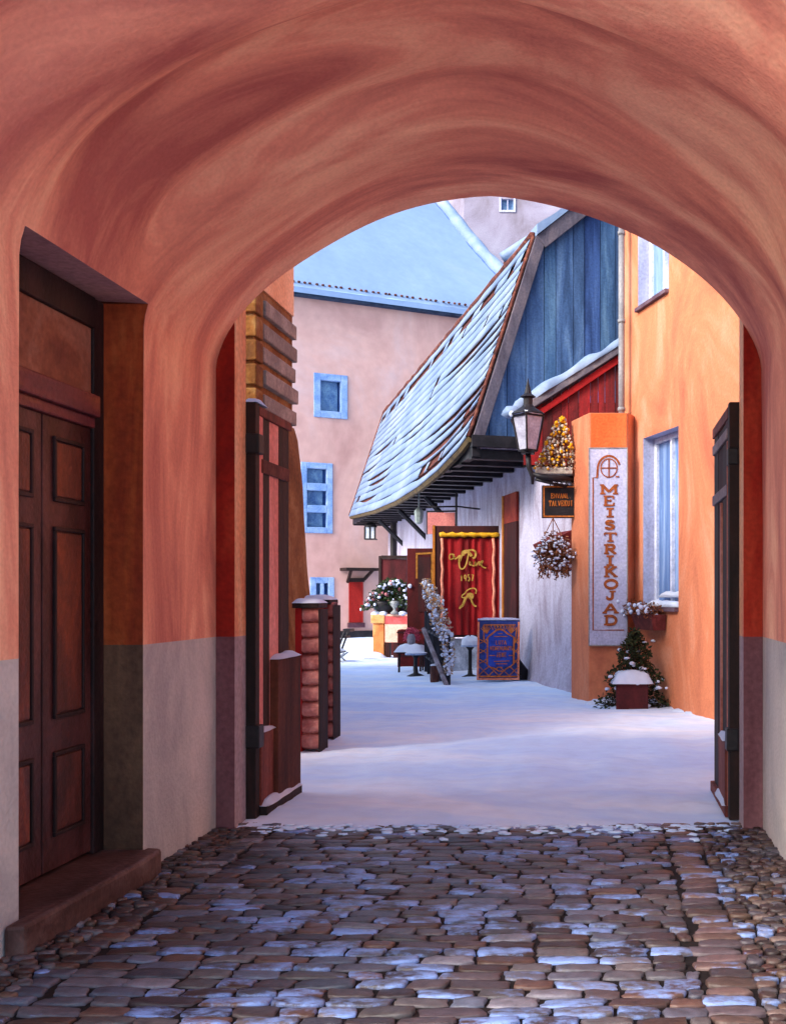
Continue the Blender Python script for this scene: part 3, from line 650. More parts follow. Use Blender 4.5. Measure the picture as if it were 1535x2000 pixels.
# gable boards (blue), with knees and peak
gz = lambda px, py: hit(px, py, C0, a_)
EA, KN = gz(920, 850), gz(1045, 462)
PK = KN+b_*2.4+Vector((0, 0, 2.05))
def top_at(t):        # height of the roof edge at distance t along the gable
    te, tk, tp = (EA-C0).dot(b_), (KN-C0).dot(b_), (PK-C0).dot(b_)
    if t < tk: return EA.z+(KN.z-EA.z)*(t-te)/(tk-te)
    return KN.z+(PK.z-KN.z)*(t-tk)/(tp-tk)
bm_ = MB(); t = (EA-C0).dot(b_)+.12; tP = (PK-C0).dot(b_)
while t < tP:
    wd = random.uniform(.2, .34); c = random.choice([(.75, .8, .85), (1, 1, 1), (1.15, 1.1, 1.05), (.9, 1.0, .95), (.65, .72, .95)])
    za = EA.z-.02; p0 = C0+b_*t+a_*random.uniform(.05, .075); p1 = C0+b_*(t+wd-.012)+a_*.06
    z0_, z1_ = top_at(t)-.08, top_at(t+wd-.012)-.08
    bm_.prism([(p0.x, p0.y, za), (p1.x, p1.y, za), (p1.x, p1.y, z1_), (p0.x, p0.y, z0_)], a_*.03, c); t += wd
bm_.build('gable_boards', paint('blue_boards', '#2c4468', '#3e5a84', '#587498', scale=(5, 5, .45), rough=.75, attr='tint', bump=.4), wh, vc=True)
m_ = MB(); pk2 = PK+b_*.01
m_.prism([C0+a_*.11+Vector((0, 0, EA.z))+b_*.1, PK+a_*.11-Vector((0, 0, PK.z-EA.z)), PK+a_*.11-Vector((0, 0, .12)), KN+a_*.11-Vector((0, 0, .1))], a_*.05)
m_.build('gable_backing', DARKW, wh)
# bargeboards
up = Vector((0, 0, 1))
def barge(p, q, w_, mb, th=.09, off=0):
    dr_ = (q-p).normalized(); nr = dr_.cross(a_).normalized()
    if nr.z > 0: nr = -nr
    mb.prism([p+a_*off, q+a_*off, q+nr*w_+a_*off, p+nr*w_+a_*off], -a_*th)
m_ = MB(); barge(EA-Vector((0, 0, .1)), KN+Vector((0, 0, .0)), .19, m_); barge(KN, PK, .26, m_, .1, -.004)
m_.build('bargeboard', paint('slate_bargeboard', '#3f3a46', '#524c58', '#645a62', scale=(4, 4, 1), rough=.8), wh, bevel=.01)
# steep roof slope: stepped tile courses showing through the snow
TILE = paint('brown_tiles', '#3a1d1a', '#5c2f28', '#7a4838', scale=(6, 6, 6), rough=.8, attr='tint', bump=.5)
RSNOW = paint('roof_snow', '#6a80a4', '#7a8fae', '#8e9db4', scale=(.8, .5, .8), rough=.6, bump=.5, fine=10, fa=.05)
RL = 20.4; NR = 17; sl = (KN-EA); sd = sl.normalized(); nrm = sd.cross(a_).normalized()
if nrm.x > 0: nrm = -nrm
tm, sm_ = MB(), MB(); NT = 120
def eave_sag(t): return Vector((0, 0, -.0))+(-b_*.0)
EC = []         # the old eave sags between its ends
for (px, py) in ((920, 852), (902, 876), (862, 918), (822, 951), (778, 978), (735, 996), (682, 1010)):
    p = hit(px, py, EA, nrm)-EA; s_ = p.z/sl.z; EC.append(((p-sl*s_).dot(a_), s_))
def s_eave(t):
    if t <= EC[0][0]: return EC[0][1]
    for (ta, sa), (tb, sb) in zip(EC, EC[1:]):
        if t <= tb: return sa+(sb-sa)*(t-ta)/(tb-ta)
    return EC[-1][1]
def rp_(t, s):  # point on the roof: t along, s (0..1) up
    e = s_eave(t); return EA+a_*t+sl*(e+(1-e)*s)
for r_ in range(NR):
    s0, s1 = r_/NR, (r_+1)/NR
    for i in range(NT):
        t0, t1 = RL*i/NT, RL*(i+1)/NT
        jt = random.uniform(0, .012)
        p00, p10, p11, p01 = rp_(t0, s0)+nrm*(.06+jt), rp_(t1, s0)+nrm*(.06+jt), rp_(t1, s1)+nrm*(.01+jt), rp_(t0, s1)+nrm*(.01+jt)
        q00, q10 = rp_(t0, s0)-nrm*.0, rp_(t1, s0)-nrm*.0
        tm.add([p00, p10, p11, p01, q00, q10], [(0, 1, 2, 3), (0, 4, 5, 1)], (random.uniform(.7, 1.2),)*3)
        # snow over this tile?
        near = max(0, 1-t0/(2.5+7*(1-s0)))
        nv = noise.noise(Vector((t0*.35, r_*.6, 2)))+.35*noise.noise(Vector((t0*2.1, r_*1.7, 8)))
        low = .25 if r_ in (2, 3, 5) else 0
        bare = nv > (.74-near*.42-low*.42)
        if r_ == 0 and nv < .5: bare = False
        if r_ in (15,) and noise.noise(Vector((t0*.9, 5, 5))) > -.05: bare = True
        if not bare:
            e = 0
            k0 = s0+e/NR-.1/NR
            def up_(t): return s1-(.0+.95*(1 if s0 < .62 else .45)*max(0, noise.noise(Vector((t*.16, r_*1.9, 5)))+.03+.05*noise.noise(Vector((t*2, r_, 9)))+max(0, 1-t/9)*.3))/NR
            k1, k1b = up_(t0), up_(t1)
            h0 = .088+.012*noise.noise(Vector((t0, r_, 1))); h1_ = .088+.012*noise.noise(Vector((t1, r_, 1)))
            A_, B_, C_, D_ = rp_(t0, k0)+nrm*h0, rp_(t1, k0)+nrm*h1_, rp_(t1, k1b)+nrm*(h1_-.02), rp_(t0, k1)+nrm*(h0-.02)
            A2, B2 = rp_(t0, k0)+nrm*.062, rp_(t1, k0)+nrm*.062
            sm_.add([A_, B_, C_, D_, A2, B2], [(0, 1, 2, 3), (0, 4, 5, 1)])
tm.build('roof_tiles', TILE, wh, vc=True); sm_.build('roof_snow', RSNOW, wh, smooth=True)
m_ = MB(); vs = []
for i in range(41):
    t = RL*i/40; vs += [rp_(t, 0)-nrm*.03, rp_(t, 1)-nrm*.03]
m_.add(vs, [(2*i, 2*i+2, 2*i+3, 2*i+1) for i in range(40)]); m_.build('roof_deck', DARKW, wh)
m_ = MB()
for i in range(41):
    pass
m_.tube([rp_(RL*i/40, 0)+Vector((0, 0, -.03)) for i in range(41)], .07, 6); m_.build('eave_board', paint('mossy_eave', '#3a2c1c', '#54442c', '#645230', scale=(4, 4, 4)), wh)
# ragged tile edge and snow lip along the knee and far verge
m_ = MB(); m_.tube([KN+a_*RL*i/40+nrm*(.05+.03*noise.noise(Vector((i*.9, 0, 0)))) for i in range(41)], [.075+.03*noise.noise(Vector((i*1.3, 3, 0))) for i in range(41)], 6)
m_.tube([rp_(RL, s/10)+nrm*.06 for s in range(11)], .05, 6); m_.tube([rp_(0, s/24)+nrm*.03 for s in range(25)], .035, 6); m_.build('ridge_tiles', TILE, wh, smooth=True)
# upper slope and its snow
m_ = MB(); m_.prism([KN+a_*0, PK, PK-Vector((0, 0, .1)), KN-Vector((0, 0, .1))], a_*RL); m_.build('upper_roof_deck', DARKW, wh)
m_ = MB(); us = (PK-KN)
for (k0, k1, hh) in ((0, 1, .2),):
    n_ = 24; vs = []
    for i in range(n_+1):
        p = KN+us*(i/n_)-a_*.14; h = hh*(.8+.5*noise.noise(p*1.8)); q = p+a_*(RL)
        vs += [p, p+up*h, q+up*h, q]
    m_.add(vs, [(i*4+j, i*4+4+j, i*4+5+j, i*4+1+j) for i in range(n_) for j in range(3)]+[(0, 1, 2, 3)])
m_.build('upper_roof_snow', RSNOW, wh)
# jetty underside with joists
m_ = MB(); m_.prism([EA+Vector((0, 0, -.13))+b_*.1, EA+Vector((0, 0, -.13))+b_*1.6, EA+Vector((0, 0, -.22))+b_*1.6, EA+Vector((0, 0, -.22))+b_*.1], a_*RL); m_.build('jetty_floor', paint('purple_grey_soffit', '#7c7488', '#989098', '#a8a2b4', scale=(3, 3, 3)), wh)
m_ = MB(); t = .05
while t < RL: m_.obox(EA+a_*t+b_*.02+Vector((0, 0, -.40)), b_*1.35, a_*.2, (0, 0, .16)); t += .95
m_.obox(EA+b_*.02+Vector((0, 0, -.36)), b_*.14, a_*RL, (0, 0, .22)); m_.obox(EA-a_*.1+Vector((0, 0, -.2)), b_*3.6, a_*.18, (0, 0, .2))
for t in (8, 12.5, 17): m_.tube([EA+a_*t+b_*1.3+Vector((0, 0, -1.2)), EA+a_*t+b_*.5+Vector((0, 0, -.4))], .07, 6)
m_.build('jetty_joist', BLACK, wh)
m_ = MB(); q = W0+a_*21.3-b_*.12; m_.tube([(q.x, q.y, 0), (q.x, q.y, 4.1)], .1, 8); m_.build('corner_post', BLACK, wh)
# lean-to: red boards with a snowy pent roof
YL = 17.5; L0 = Vector((X(997, YL), YL, Z(806, YL))); L1 = Vector((X(1216, YL), YL, Z(668, YL)))
m_ = MB(); m_.prism([L0, L1, L1-Vector((0, 0, .14)), L0-Vector((0, 0, .14))], (0, 2.1, 0)); m_.build('pent_roof', paint('slate_pent', '#4a4652', '#5c5660', '#6e6468', scale=(3, 3, 3)), wh, bevel=.01)
m_ = MB(); n_ = 26; vs = []
for i in range(n_+1):
    p = L0+(L1-L0)*(i/n_); h = .19*(.75+.5*noise.noise(p*3.1)); f = .05*noise.noise(p*4)
    if i == 0: h = .05
    vs += [p+Vector((0, -.03-f, -.02)), p+Vector((0, -.05-f, h*.6)), p+Vector((0, .08, h)), p+Vector((0, 2.0, h))]
m_.add(vs, [(i*4+j, i*4+4+j, i*4+5+j, i*4+1+j) for i in range(n_) for j in range(3)]+[(0, 1, 2, 3)]); m_.blob(L0+Vector((.02, 0, .0)), .16, .2, .1)
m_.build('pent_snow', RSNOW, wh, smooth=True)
m_ = MB(); x = X(1022, 17.62)
while x < .5:
    wd = random.uniform(.1, .19); k = (x-L0.x)/(L1.x-L0.x); k2 = (x+wd-L0.x)/(L1.x-L0.x); c = random.choice([(1, 1, 1), (.45, .6, .7), (.7, .6, .6), (1.3, .9, .9), (.5, .6, .6)])
    yy = 17.62+random.uniform(0, .02)
    m_.prism([(x, yy, 3.62), (x+wd-.008, yy, 3.62), (x+wd-.008, yy, L0.z+(L1.z-L0.z)*k2-.15), (x, yy, L0.z+(L1.z-L0.z)*k-.15)], (0, .03, 0), c); x += wd
m_.build('red_boards', paint('crimson_boards', '#560a0c', '#720e12', '#8a1416', scale=(6, 6, .6), rough=.7, attr='tint'), wh, vc=True)
m_ = MB(); m_.prism([L0+Vector((.15, .06, -.145)), L1+Vector((0, .06, -.145)), L1+Vector((0, .06, -.27)), L0+Vector((.15, .06, -.24))], (0, .05, 0)); m_.build('red_fascia', paint('red_fascia', '#7c0a0e', '#8a0c10', '#941214', scale=(3, 3, 3)), wh)
m_ = MB(); m_.box(X(1022, 17.66), .5, 17.66, 17.75, 3.6, 4.6); m_.build('lean_to_backing', DARKW, wh)
# tall red door strip on the side wall, small red plate
def onw(px): 
    p = hit(px, 1160, W0, b_); return (p-W0).dot(a_)
m_ = MB(); t0, t1 = onw(1014), onw(990); zt = Z(966, 22); zm = Z(1022, 22)
m_.obox(W0+a_*t0-b_*.06, a_*(t1-t0), b_*.05, (0, 0, zm)); dd = m_.build('side_door', paint('maroon', '#220709', '#320b0d', '#421213', scale=(3, 3, .7)), wh)
m_ = MB(); m_.obox(W0+a_*t0-b_*.06+up*(zm+.003), a_*(t1-t0), b_*.05, (0, 0, zt-zm)); m_.build('top_panel', paint('rust_panel', '#6a201c', '#7c2a20', '#8a3622', scale=(3, 3, 3)), dd)
m_ = MB(); m_.obox(W0+a_*t1-b_*.08, a_*.12, b_*.07, (0, 0, zt)); m_.build('ochre_edge', paint('ochre', '#8a4b18', '#a0601e', '#b07028', scale=(4, 4, 4)), dd)
# dark red awning beside the corner
m_ = MB(); p = hit(1090, 1060, W0, b_); p = W0+a_*.95
m_.prism([p-b_*.02+up*2.62, p-b_*.42+up*2.42, p-b_*.36+up*2.3, p-b_*.2+up*2.35, p-b_*.02+up*1.98], a_*1.0)
m_.build('awning', paint('dark_red_awning', '#480e12', '#5e1416', '#701e1c', scale=(3, 3, 3)), wh)

# ---------------------------------------------------------------- far pink house
FD = Vector((.866, .5, 0)); FP = Vector((-11.08, 39, 0))-FD*5; FI = Vector((-.5, .866, 0))
fh = thing('pink_house', (-9, 40, 0), 'far pink plastered house closing the courtyard under a broad snowy roof', 'house')
PNK = paint('pink_plaster', '#b08680', '#c49c94', '#c2a6a6', scale=(.3, .3, .22), rough=.9, bump=.25, dist=.8, fine=3, fa=.07, ramp=(.3, .7))
def fs(px): 
    p = hit(px, 1160, FP, FI); return (p-FP).dot(FD)
def fz(px, py): return hit(px, py, FP, FI).z
EZ = 12.0; FLn = 15.5
H = [(fs(617), fs(674), fz(645, 812), fz(645, 735)), (fs(592), fs(645), fz(618, 1037), fz(618, 908)), (fs(610), fs(648), fz(630, 1215), fz(630, 1132))]
m_ = MB(); P2 = walled(m_, FP, FD, FLn, 0, EZ, H, FI, .3); m_.build('wall', PNK, fh)
m_ = MB(); m_.obox(FP+FI*.6, FD*FLn, FI*6, (0, 0, EZ-.1)); m_.build('inner_wall', PNK, fh)
BLF = paint('pale_blue_frame', '#6486bc', '#7c9ac6', '#92aace', scale=(2, 2, 2), rough=.6)
PGL = paint('deep_blue_pane', '#3c5c8c', '#54769e', '#6a8caa', scale=(3, 3, 3), rough=.2, bump=0)
for k, h in enumerate(H):
    w_ = MB(); reveals(w_, P2, h, .35); a, b, c, d = h
    w_.add([P2(a, c, .3), P2(b, c, .3), P2(b, d, .3), P2(a, d, .3)], [(0, 1, 2, 3)])
    wo = w_.build('window', paint('blue_reveal', '#2c5096', '#3a62aa', '#4c74b4', scale=(2, 2, 2)), fh)
    f_ = MB()
    def fb(a0, a1, c0, c1, k0=-.05, k1=.16): f_.obox(P2(a0, c0, k0), FD*(a1-a0), FI*(k1-k0), (0, 0, c1-c0))
    e = .16 if k == 0 else .13
    fb(a-.08, a+e, c-.08, d+.08); fb(b-e, b+.08, c-.08, d+.08); fb(a+e, b-e, c-.08, c+e); fb(a+e, b-e, d-e, d+.08)
    if k == 1:
        hh = (d-c)/3
        for q in (1, 2): fb(a+e, b-e, c+hh*q-.13, c+hh*q+.13)
    if k == 2: fb((a+b)/2-.06, (a+b)/2+.06, c+e, d-e); fb(a+e, b-e, c+e, c+.65)
    f_.build('frame', BLF, wo, bevel=.02)
    g_ = MB(); g_.add([P2(a+.1, c+.1, .2), P2(b-.1-.12, c+.1, .2), P2(b-.22, d-.1, .2), P2(a+.1, d-.1, .2)], [(0, 1, 2, 3)]); g_.build('pane', PGL, wo)
m_ = MB(); m_.obox(FP-FI*.06, FD*FLn, FI*.05, (0, 0, .28)); m_.build('black_plinth', BLACK, fh)
m_ = MB(); m_.obox(FP-FI*.35-FD*.3+up*(EZ-.05), FD*(FLn+.6), FI*.5, (0, 0, .22)); m_.build('eave', paint('blue_black_eave', '#1f2c40', '#2c3c54', '#3a4c66', scale=(2, 2, 2)), fh)
rn = (Vector((0, 0, 1))-FI*1.0).normalized(); RP = FP-FI*.45+up*(EZ+.2); ru = (FI+up).normalized()
m_ = MB(); hr = lambda px, py: hit(px, py, RP, rn)
e0 = RP-FD*.4; vpts = [e0, hr(938, 626), hr(990, 548), hr(905, 455), hr(852, 388), hr(820, 340), e0+ru*11-FD*2]
def insideq(u, v): return True
n_u, n_v = 40, 26; vs = []   # roof sheet, gently uneven, clipped on the right by the sloping verge
c0, c1 = hr(990, 548), hr(852, 388)
for i in range(n_v+1):
    s = 11*i/n_v; p = e0+ru*s
    s0_, s1_ = (c0-e0).dot(ru), (c1-e0).dot(ru); x0_, x1_ = (c0-e0).dot(FD), (c1-e0).dot(FD)
    lim = x0_+(x1_-x0_)*(s-s0_)/(s1_-s0_) if s > s0_ else x0_
    for j in range(n_u+1):
        q = p+FD*(lim*j/n_u); vs.append(q+rn*(.06*noise.noise(q*.5)+.02*noise.noise(q*2)))
m_.add(vs, [(i*(n_u+1)+j, i*(n_u+1)+j+1, (i+1)*(n_u+1)+j+1, (i+1)*(n_u+1)+j) for i in range(n_v) for j in range(n_u)])
m_.add([e0, e0+FD*FLn, e0+FD*FLn-up*.2, e0-up*.2], [(0, 1, 2, 3)])
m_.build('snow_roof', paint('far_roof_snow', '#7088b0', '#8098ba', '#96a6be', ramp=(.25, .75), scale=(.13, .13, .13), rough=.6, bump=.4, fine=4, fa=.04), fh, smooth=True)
m_ = MB(); 
for i in range(70): 
    q = e0+FD*(FLn*i/70+random.uniform(0, .1)); m_.blob(q+ru*.25+rn*.04, .06, .08, .03+.02*random.random(), 6, 4)
m_.build('eave_tiles', TILE, fh)
m_ = MB(); pth = [hr(1004, 564), hr(990, 548), hr(950, 506), hr(905, 455), hr(880, 420), hr(852, 388), hr(838, 350)]
fine_p = []
for p, q in zip(pth, pth[1:]):
    for k in range(4): fine_p.append(p+(q-p)*k/4)
m_.tube([p+up*(.12+.05*noise.noise(p)) for p in fine_p], [.27+.07*noise.noise(p*1.2) for p in fine_p], 8)
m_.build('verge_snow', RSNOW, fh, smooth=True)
m_ = MB(); m_.tube([p-up*.22-FD*.16 for p in fine_p], .17, 6); m_.build('verge_shade', paint('blue_snow_shade', '#33508e', '#41609e', '#5876ae', scale=(2, 2, 2)), fh)  # blue tube stands in for the shaded lower side of the verge snow
# red hatch with a small canopy
m_ = MB(); a, b = fs(681), fs(708); z0_, z1_ = fz(694, 1216), fz(694, 1137)
m_.obox(P2(a, z0_, -.08), FD*(b-a), FI*.07, (0, 0, z1_-z0_)); hd = m_.build('red_hatch', paint('hatch_red', '#74120f', '#8c1814', '#9c241c', scale=(2, 2, .6)), fh)
m_ = MB(); m_.obox(P2(a-.05, z0_-.18, -.14), FD*(b-a+.1), FI*.13, (0, 0, .17)); m_.build('hatch_sill', paint('mauve_sill', '#3f2430', '#4d2f3a', '#5a3a44', scale=(2, 2, 2)), hd)
m_ = MB(); zt_ = fz(694, 1112); m_.obox(P2(a-.32, zt_-.06, -.75), FD*(b-a+.75), FI*.75, (0, 0, .1))
m_.tube([P2(a-.1, zt_, -.65), P2(a-.05, z1_, -.05)], .06, 6); m_.tube([P2(b+.2, zt_, -.65), P2(b+.05, z1_+.1, -.05)], .06, 6); m_.obox(P2(a-.02, z1_+.003, -.12), FD*(b-a+.05), FI*.1, (0, 0, .14))
m_.build('hatch_canopy', DARKW, hd)

# tall pale house behind the roofs
th = thing('tall_house', (X(1000, 52), 52, 0), 'tall pale grey house with one tiny window rising behind the snowy roofs', 'house')
d = 52; m_ = MB(); hx0, hx1 = X(906, d), X(1180, d); h = (X(979, d)-hx0, X(1003, d)-hx0, Z(410, d), Z(388, d))
P3 = walled(m_, (hx0, d, 0), (1, 0, 0), hx1-hx0, 0, 24, [h], (0, 1, 0), .3)
m_.add([(hx0, d, 0), (hx0-2.2, d+4, 0), (hx0-2.2, d+4, 24), (hx0, d, 24)], [(0, 1, 2, 3)])
m_.box(hx0+.01, hx1, d+.5, d+6, 0, 23.9); m_.build('wall', paint('grey_lilac_wall', '#776f7c', '#8c8698', '#9b98aa', scale=(.4, .4, .4)), th)
w_ = MB(); reveals(w_, P3, h, .3); w_.box(X(975, d), X(979, d)-.0, d-.06, d+.1, Z(414, d), Z(386, d)); w_.box(X(1003, d), X(1007, d), d-.06, d+.1, Z(414, d), Z(386, d)); w_.box(X(979, d), X(1003, d), d-.06, d+.1, Z(414, d), Z(410, d)-.004)
w_.box(X(990, d), X(992, d), d+.05, d+.12, Z(410, d), Z(388, d)); wo = w_.build('window', LAV, th)
w_ = MB(); w_.add([(X(979, d), d+.2, Z(410, d)), (X(1003, d), d+.2, Z(410, d)), (X(1003, d), d+.2, Z(388, d)), (X(979, d), d+.2, Z(388, d))], [(0, 1, 2, 3)]); w_.build('pane', PGL, wo)
m_ = MB(); m_.box(hx0-.3, hx1+.3, d-.4, d+6.4, 24, 24.4); m_.build('roof', SNOW, th)
d = 46; m_ = MB()
m_.prism([(X(983, d), d, Z(512, d)), (X(1052, d), d, Z(466, d)), (X(1052, d), d, Z(476, d)), (X(983, d), d, Z(524, d))], (0, 5, 0)); 
m_.build('lower_roof_tiles', TILE, th)
m_ = MB(); m_.tube([(X(980+i*7, d), d-.1, Z(504-i*4.5, d)) for i in range(11)], [.2+.05*noise.noise(Vector((i, 0, 0))) for i in range(11)], 8); m_.build('lower_roof_snow', RSNOW, th, smooth=True)

# ---------------------------------------------------------------- red boards and panels outside the shop
MAR = paint('maroon_board', '#240708', '#34090b', '#461011', scale=(3, 3, .7), rough=.6)
GOLD = paint('gold_paint', '#b8860e', '#cf9a14', '#dba92a', scale=(9, 9, 9), rough=.5)
OCH = paint('old_gold', '#8a6a28', '#a88438', '#b89448', scale=(9, 9, 9), rough=.5)
d = 23.0
bs = thing('curtain_board', (X(916, d), d, 0), 'largest red curtain board lettered 1957 in gold under a gold rail', 'sign board')
m_ = MB(); m_.box(X(850, d), X(985, d), d, d+.1, Z(1245, d), Z(1027, d)); m_.build('backing', MAR, bs, bevel=.01)
m_ = MB(); n_ = 110; x0, x1 = X(864, d), X(975, d); zt_, zb_ = Z(1052, d), Z(1240, d); vs = []
for i in range(n_+1):
    x = x0+(x1-x0)*i/n_; yy = d-.05-.02*math.sin(i*.42+1.3*math.sin(i*.11)); vs += [(x, yy, zb_), (x, yy, zt_)]
m_.add(vs, [(2*i, 2*i+2, 2*i+3, 2*i+1) for i in range(n_)]); m_.add([(x0, d-.002, zb_), (x0, d-.09, zb_), (x0, d-.09, zt_), (x0, d-.002, zt_)], [(0, 1, 2, 3)])
m_.build('curtain', paint('crimson_cloth', '#5a080e', '#840a12', '#9c161a', scale=(5, 5, .4), rough=.8), bs, smooth=True)
m_ = MB(); zz = Z(1045, d); m_.tube([(X(860+i*6.1, d), d-.1, zz+.01*math.sin(i*2.1)) for i in range(20)], [.045+.01*math.sin(i*1.9) for i in range(20)], 8); m_.build('gold_rail', GOLD, bs, smooth=True)
m_ = MB()
for (pa, pb) in ((864, 856 if 0 else 868), (964, 966)):
    m_.tube([(X(pa+(2 if i % 2 else 0), d), d-.1, zt_+(zb_+.25-zt_)*i/8) for i in range(9)], .03, 6)
each(m_, 'braid', paint('salmon_braid', '#cc7560', '#dc8a70', '#e49c82', scale=(9, 9, 9)), bs, smooth=True)
m_ = MB(); m_.box(X(845, d), X(850, d)-.004, d-.03, d+.12, Z(1248, d), Z(1026, d)); m_.build('gilt_edge', paint('ochre', '#8a4b18'), bs)
m_ = MB(); OO = (0, d-.105, 0); ds = d/F
cx_ = lambda p: X(p, d); cz_ = lambda p: Z(p, d)
def strokes(mb, lst, wid, O=OO, fx=cx_, fz_=cz_):
    for s in lst:
        _lift[0] = (_lift[0]+1) % 14
        ww = wid
        if isinstance(s, tuple): ww, s = s
        # smooth the hand-drawn stroke
        pts = [Vector((fx(p[0]), fz_(p[1]))) for p in s]; out = []
        for i in range(len(pts)-1):
            p0, p1, p2, p3 = pts[max(i-1, 0)], pts[i], pts[i+1], pts[min(i+2, len(pts)-1)]
            for k in range(5):
                t = k/5; out.append(.5*((2*p1)+(p2-p0)*t+(2*p0-5*p1+4*p2-p3)*t*t+(3*p1-p0-3*p2+p3)*t**3))
        out.append(pts[-1]); ribbon(mb, out, ww, O, U_, V_, N_, lift=_lift[0]*.0008)
strokes(m_, [
 [(889, 1084), (881, 1083), (879, 1090), (882, 1093), (889, 1089), (886, 1085), (890, 1092), (897, 1087), (901, 1086), (899, 1098), (902, 1090), (905, 1083)],
 (.03, [(898, 1085), (898, 1103), (901, 1111), (907, 1110), (912, 1101), (915, 1088), (917, 1079)]),
 (.06, [(906, 1086), (905, 1080), (912, 1077), (919, 1082), (922, 1087)]), (.04, [(908, 1082), (915, 1076), (925, 1075), (930, 1080), (929, 1088), (924, 1091)]),
 [(919, 1097), (918, 1103), (922, 1103), (924, 1097), (923, 1104), (928, 1105), (929, 1098), (931, 1105), (935, 1099), (938, 1098), (937, 1104), (942, 1100), (944, 1096), (941, 1098), (942, 1106), (950, 1110)]], .026)
letters(m_, '1957', cx_(900), cz_(1135), 12*ds, 5.2*ds, .022, OO, U_, V_, N_, gap=.35)
strokes(m_, [(.05, [(901, 1185), (905, 1182), (911, 1168), (917, 1164), (921, 1166)]), (.075, [(899, 1185), (902, 1187)]), (.035, [(916, 1166), (920, 1168), (924, 1178), (928, 1183), (932, 1184)]),
 (.045, [(914, 1162), (919, 1160), (924, 1162), (923, 1168), (917, 1167)]), (.024, [(930, 1160), (931, 1152), (924, 1149), (914, 1153), (909, 1159), (904, 1163), (904, 1167), (910, 1167), (914, 1162)])], .026)
m_.build('gold_lettering', OCH, bs)
# low wall the boards stand on
m_ = MB(); lx0, lx1 = X(846, 23.1), X(986, 23.1); m_.box(lx0, lx1, 23.02, 23.6, 0, Z(1249, 23.05)); lw = m_.build('low_wall', paint('frosted_wall', '#6f7482', '#9aa3b4', '#c3cbdb', scale=(2, 2, 1.5)), None, origin=((lx0+lx1)/2, 23.3, 0), bevel=.02); tag(lw, 'low frosted grey wall under the large red curtain board', 'wall')
d = 24.6
b2 = thing('carved_board', (X(823, d), d, 0), 'narrow maroon board with a thin gold frame and gold ornament, left of the curtain board', 'sign board')
m_ = MB(); m_.box(X(795, d), X(850, d), d, d+.1, 0, Z(1071, d)); m_.build('backing', paint('wine_board', '#300809', '#440c0d', '#561414', scale=(3, 3, .7)), b2, bevel=.01)
m_ = MB(); OO2 = (0, d-.004, 0); f2x = lambda p: X(p, d); f2z = lambda p: Z(p, d)
for s in ([(814, 1130), (814, 1082)], [(812, 1082), (846, 1080)], [(844, 1082), (844, 1150)]): ribbon(m_, [(f2x(p[0]), f2z(p[1])) for p in s], .04, OO2, U_, V_, N_, lift=.001*len(m_.v) % .004)
strokes(m_, [(.08, [(831, 1109), (825, 1111), (824, 1117), (829, 1121), (836, 1121)]), (.09, [(833, 1119), (838, 1116), (842, 1117)]), (.06, [(838, 1120), (834, 1126), (837, 1131)]), (.045, [(830, 1132), (840, 1133)])], .05, OO2, f2x, f2z)
m_.build('gold_ornament', paint('dull_gold', '#7c4c1c', '#946024', '#a4702e', scale=(9, 9, 9)), b2)
m_ = MB(); m_.box(X(817, d), X(841, d), d-.02, d-.003, Z(1195, d), Z(1088, d)); m_.build('inner_panel', MAR, b2)
m_ = MB(); m_.blob((X(801, d), d-.04, Z(1145, d)), .05, .03, .05); m_.build('handle', SNOW, b2)
d = 29
b3 = thing('plain_board', (X(768, d), d, 0), 'plain dark maroon board behind the snowy shrub urn', 'sign board')
m_ = MB(); m_.box(X(745, d), X(794, d), d, d+.1, 0, Z(1092, d)); m_.build('panel', paint('dark_maroon', '#341013', '#46151a', '#5a2024', scale=(3, 3, .7)), b3)
m_ = MB(); m_.box(X(740, d), X(745, d)-.005, d-.04, d+.12, 0, Z(1086, d)); m_.box(X(745, d), X(795, d), d-.04, d+.12, Z(1092, d)+.005, Z(1085, d)); m_.build('frame', DARKW, b3)

# pink blank sign, grey box lamp, lantern under the eave
d = 24.0
ps = thing('hanging_sign', (X(862, d), d, Z(1045, d)), 'blank pink sign hanging from a black bracket over the red boards', 'sign')
m_ = MB(); m_.box(X(835, d), X(888, d), d, d+.05, Z(1028, d), Z(1001, d)); m_.box(X(835, d), X(849, d), d, d+.05, Z(1043, d), Z(1028, d)-.003); m_.build('board', paint('pink_sign', '#b86a68', '#c97a74', '#d08880', scale=(2, 2, 2)), ps)
m_ = MB(); m_.tube([(X(833, d), d+.02, Z(999, d)), (X(892, d), d+.02, Z(998, d))], .02, 6); m_.tube([(X(835, d), d+.02, Z(990, d)), (X(893, d), d+.02, Z(989, d)), (X(935, d), d+.9, Z(989, d))], .02, 6)
m_.tube([(X(891, d), d+.02, Z(960, d)), (X(891, d), d+.02, Z(1028, d))], .022, 6); m_.tube([(X(834, d), d+.02, Z(1000, d)), (X(834, d), d+.02, Z(1044, d))], .015, 6); m_.build('bracket', BLACK, ps)
d = 26
m_ = MB(); m_.lathe(X(818, d), d, [(.05, Z(1024, d)), (.09, Z(1020, d)), (.11, Z(1000, d)), (.1, Z(997, d)), (.02, Z(990, d)), (.02, Z(960, d))], 8)
o = m_.build('eave_lamp', paint('grey_glass_lamp', '#6f7a7a', '#86918f', '#98a2a0', scale=(4, 4, 4), rough=.3), None, origin=(X(818, d), d, Z(1024, d))); tag(o, 'small grey glass lamp hanging under the black eave, left of the pink sign', 'lamp')
d = 37
lt = thing('wall_lantern', (X(723, d), d, Z(1053, d)), 'small black lantern hanging below the tip of the snowy roof', 'lantern')
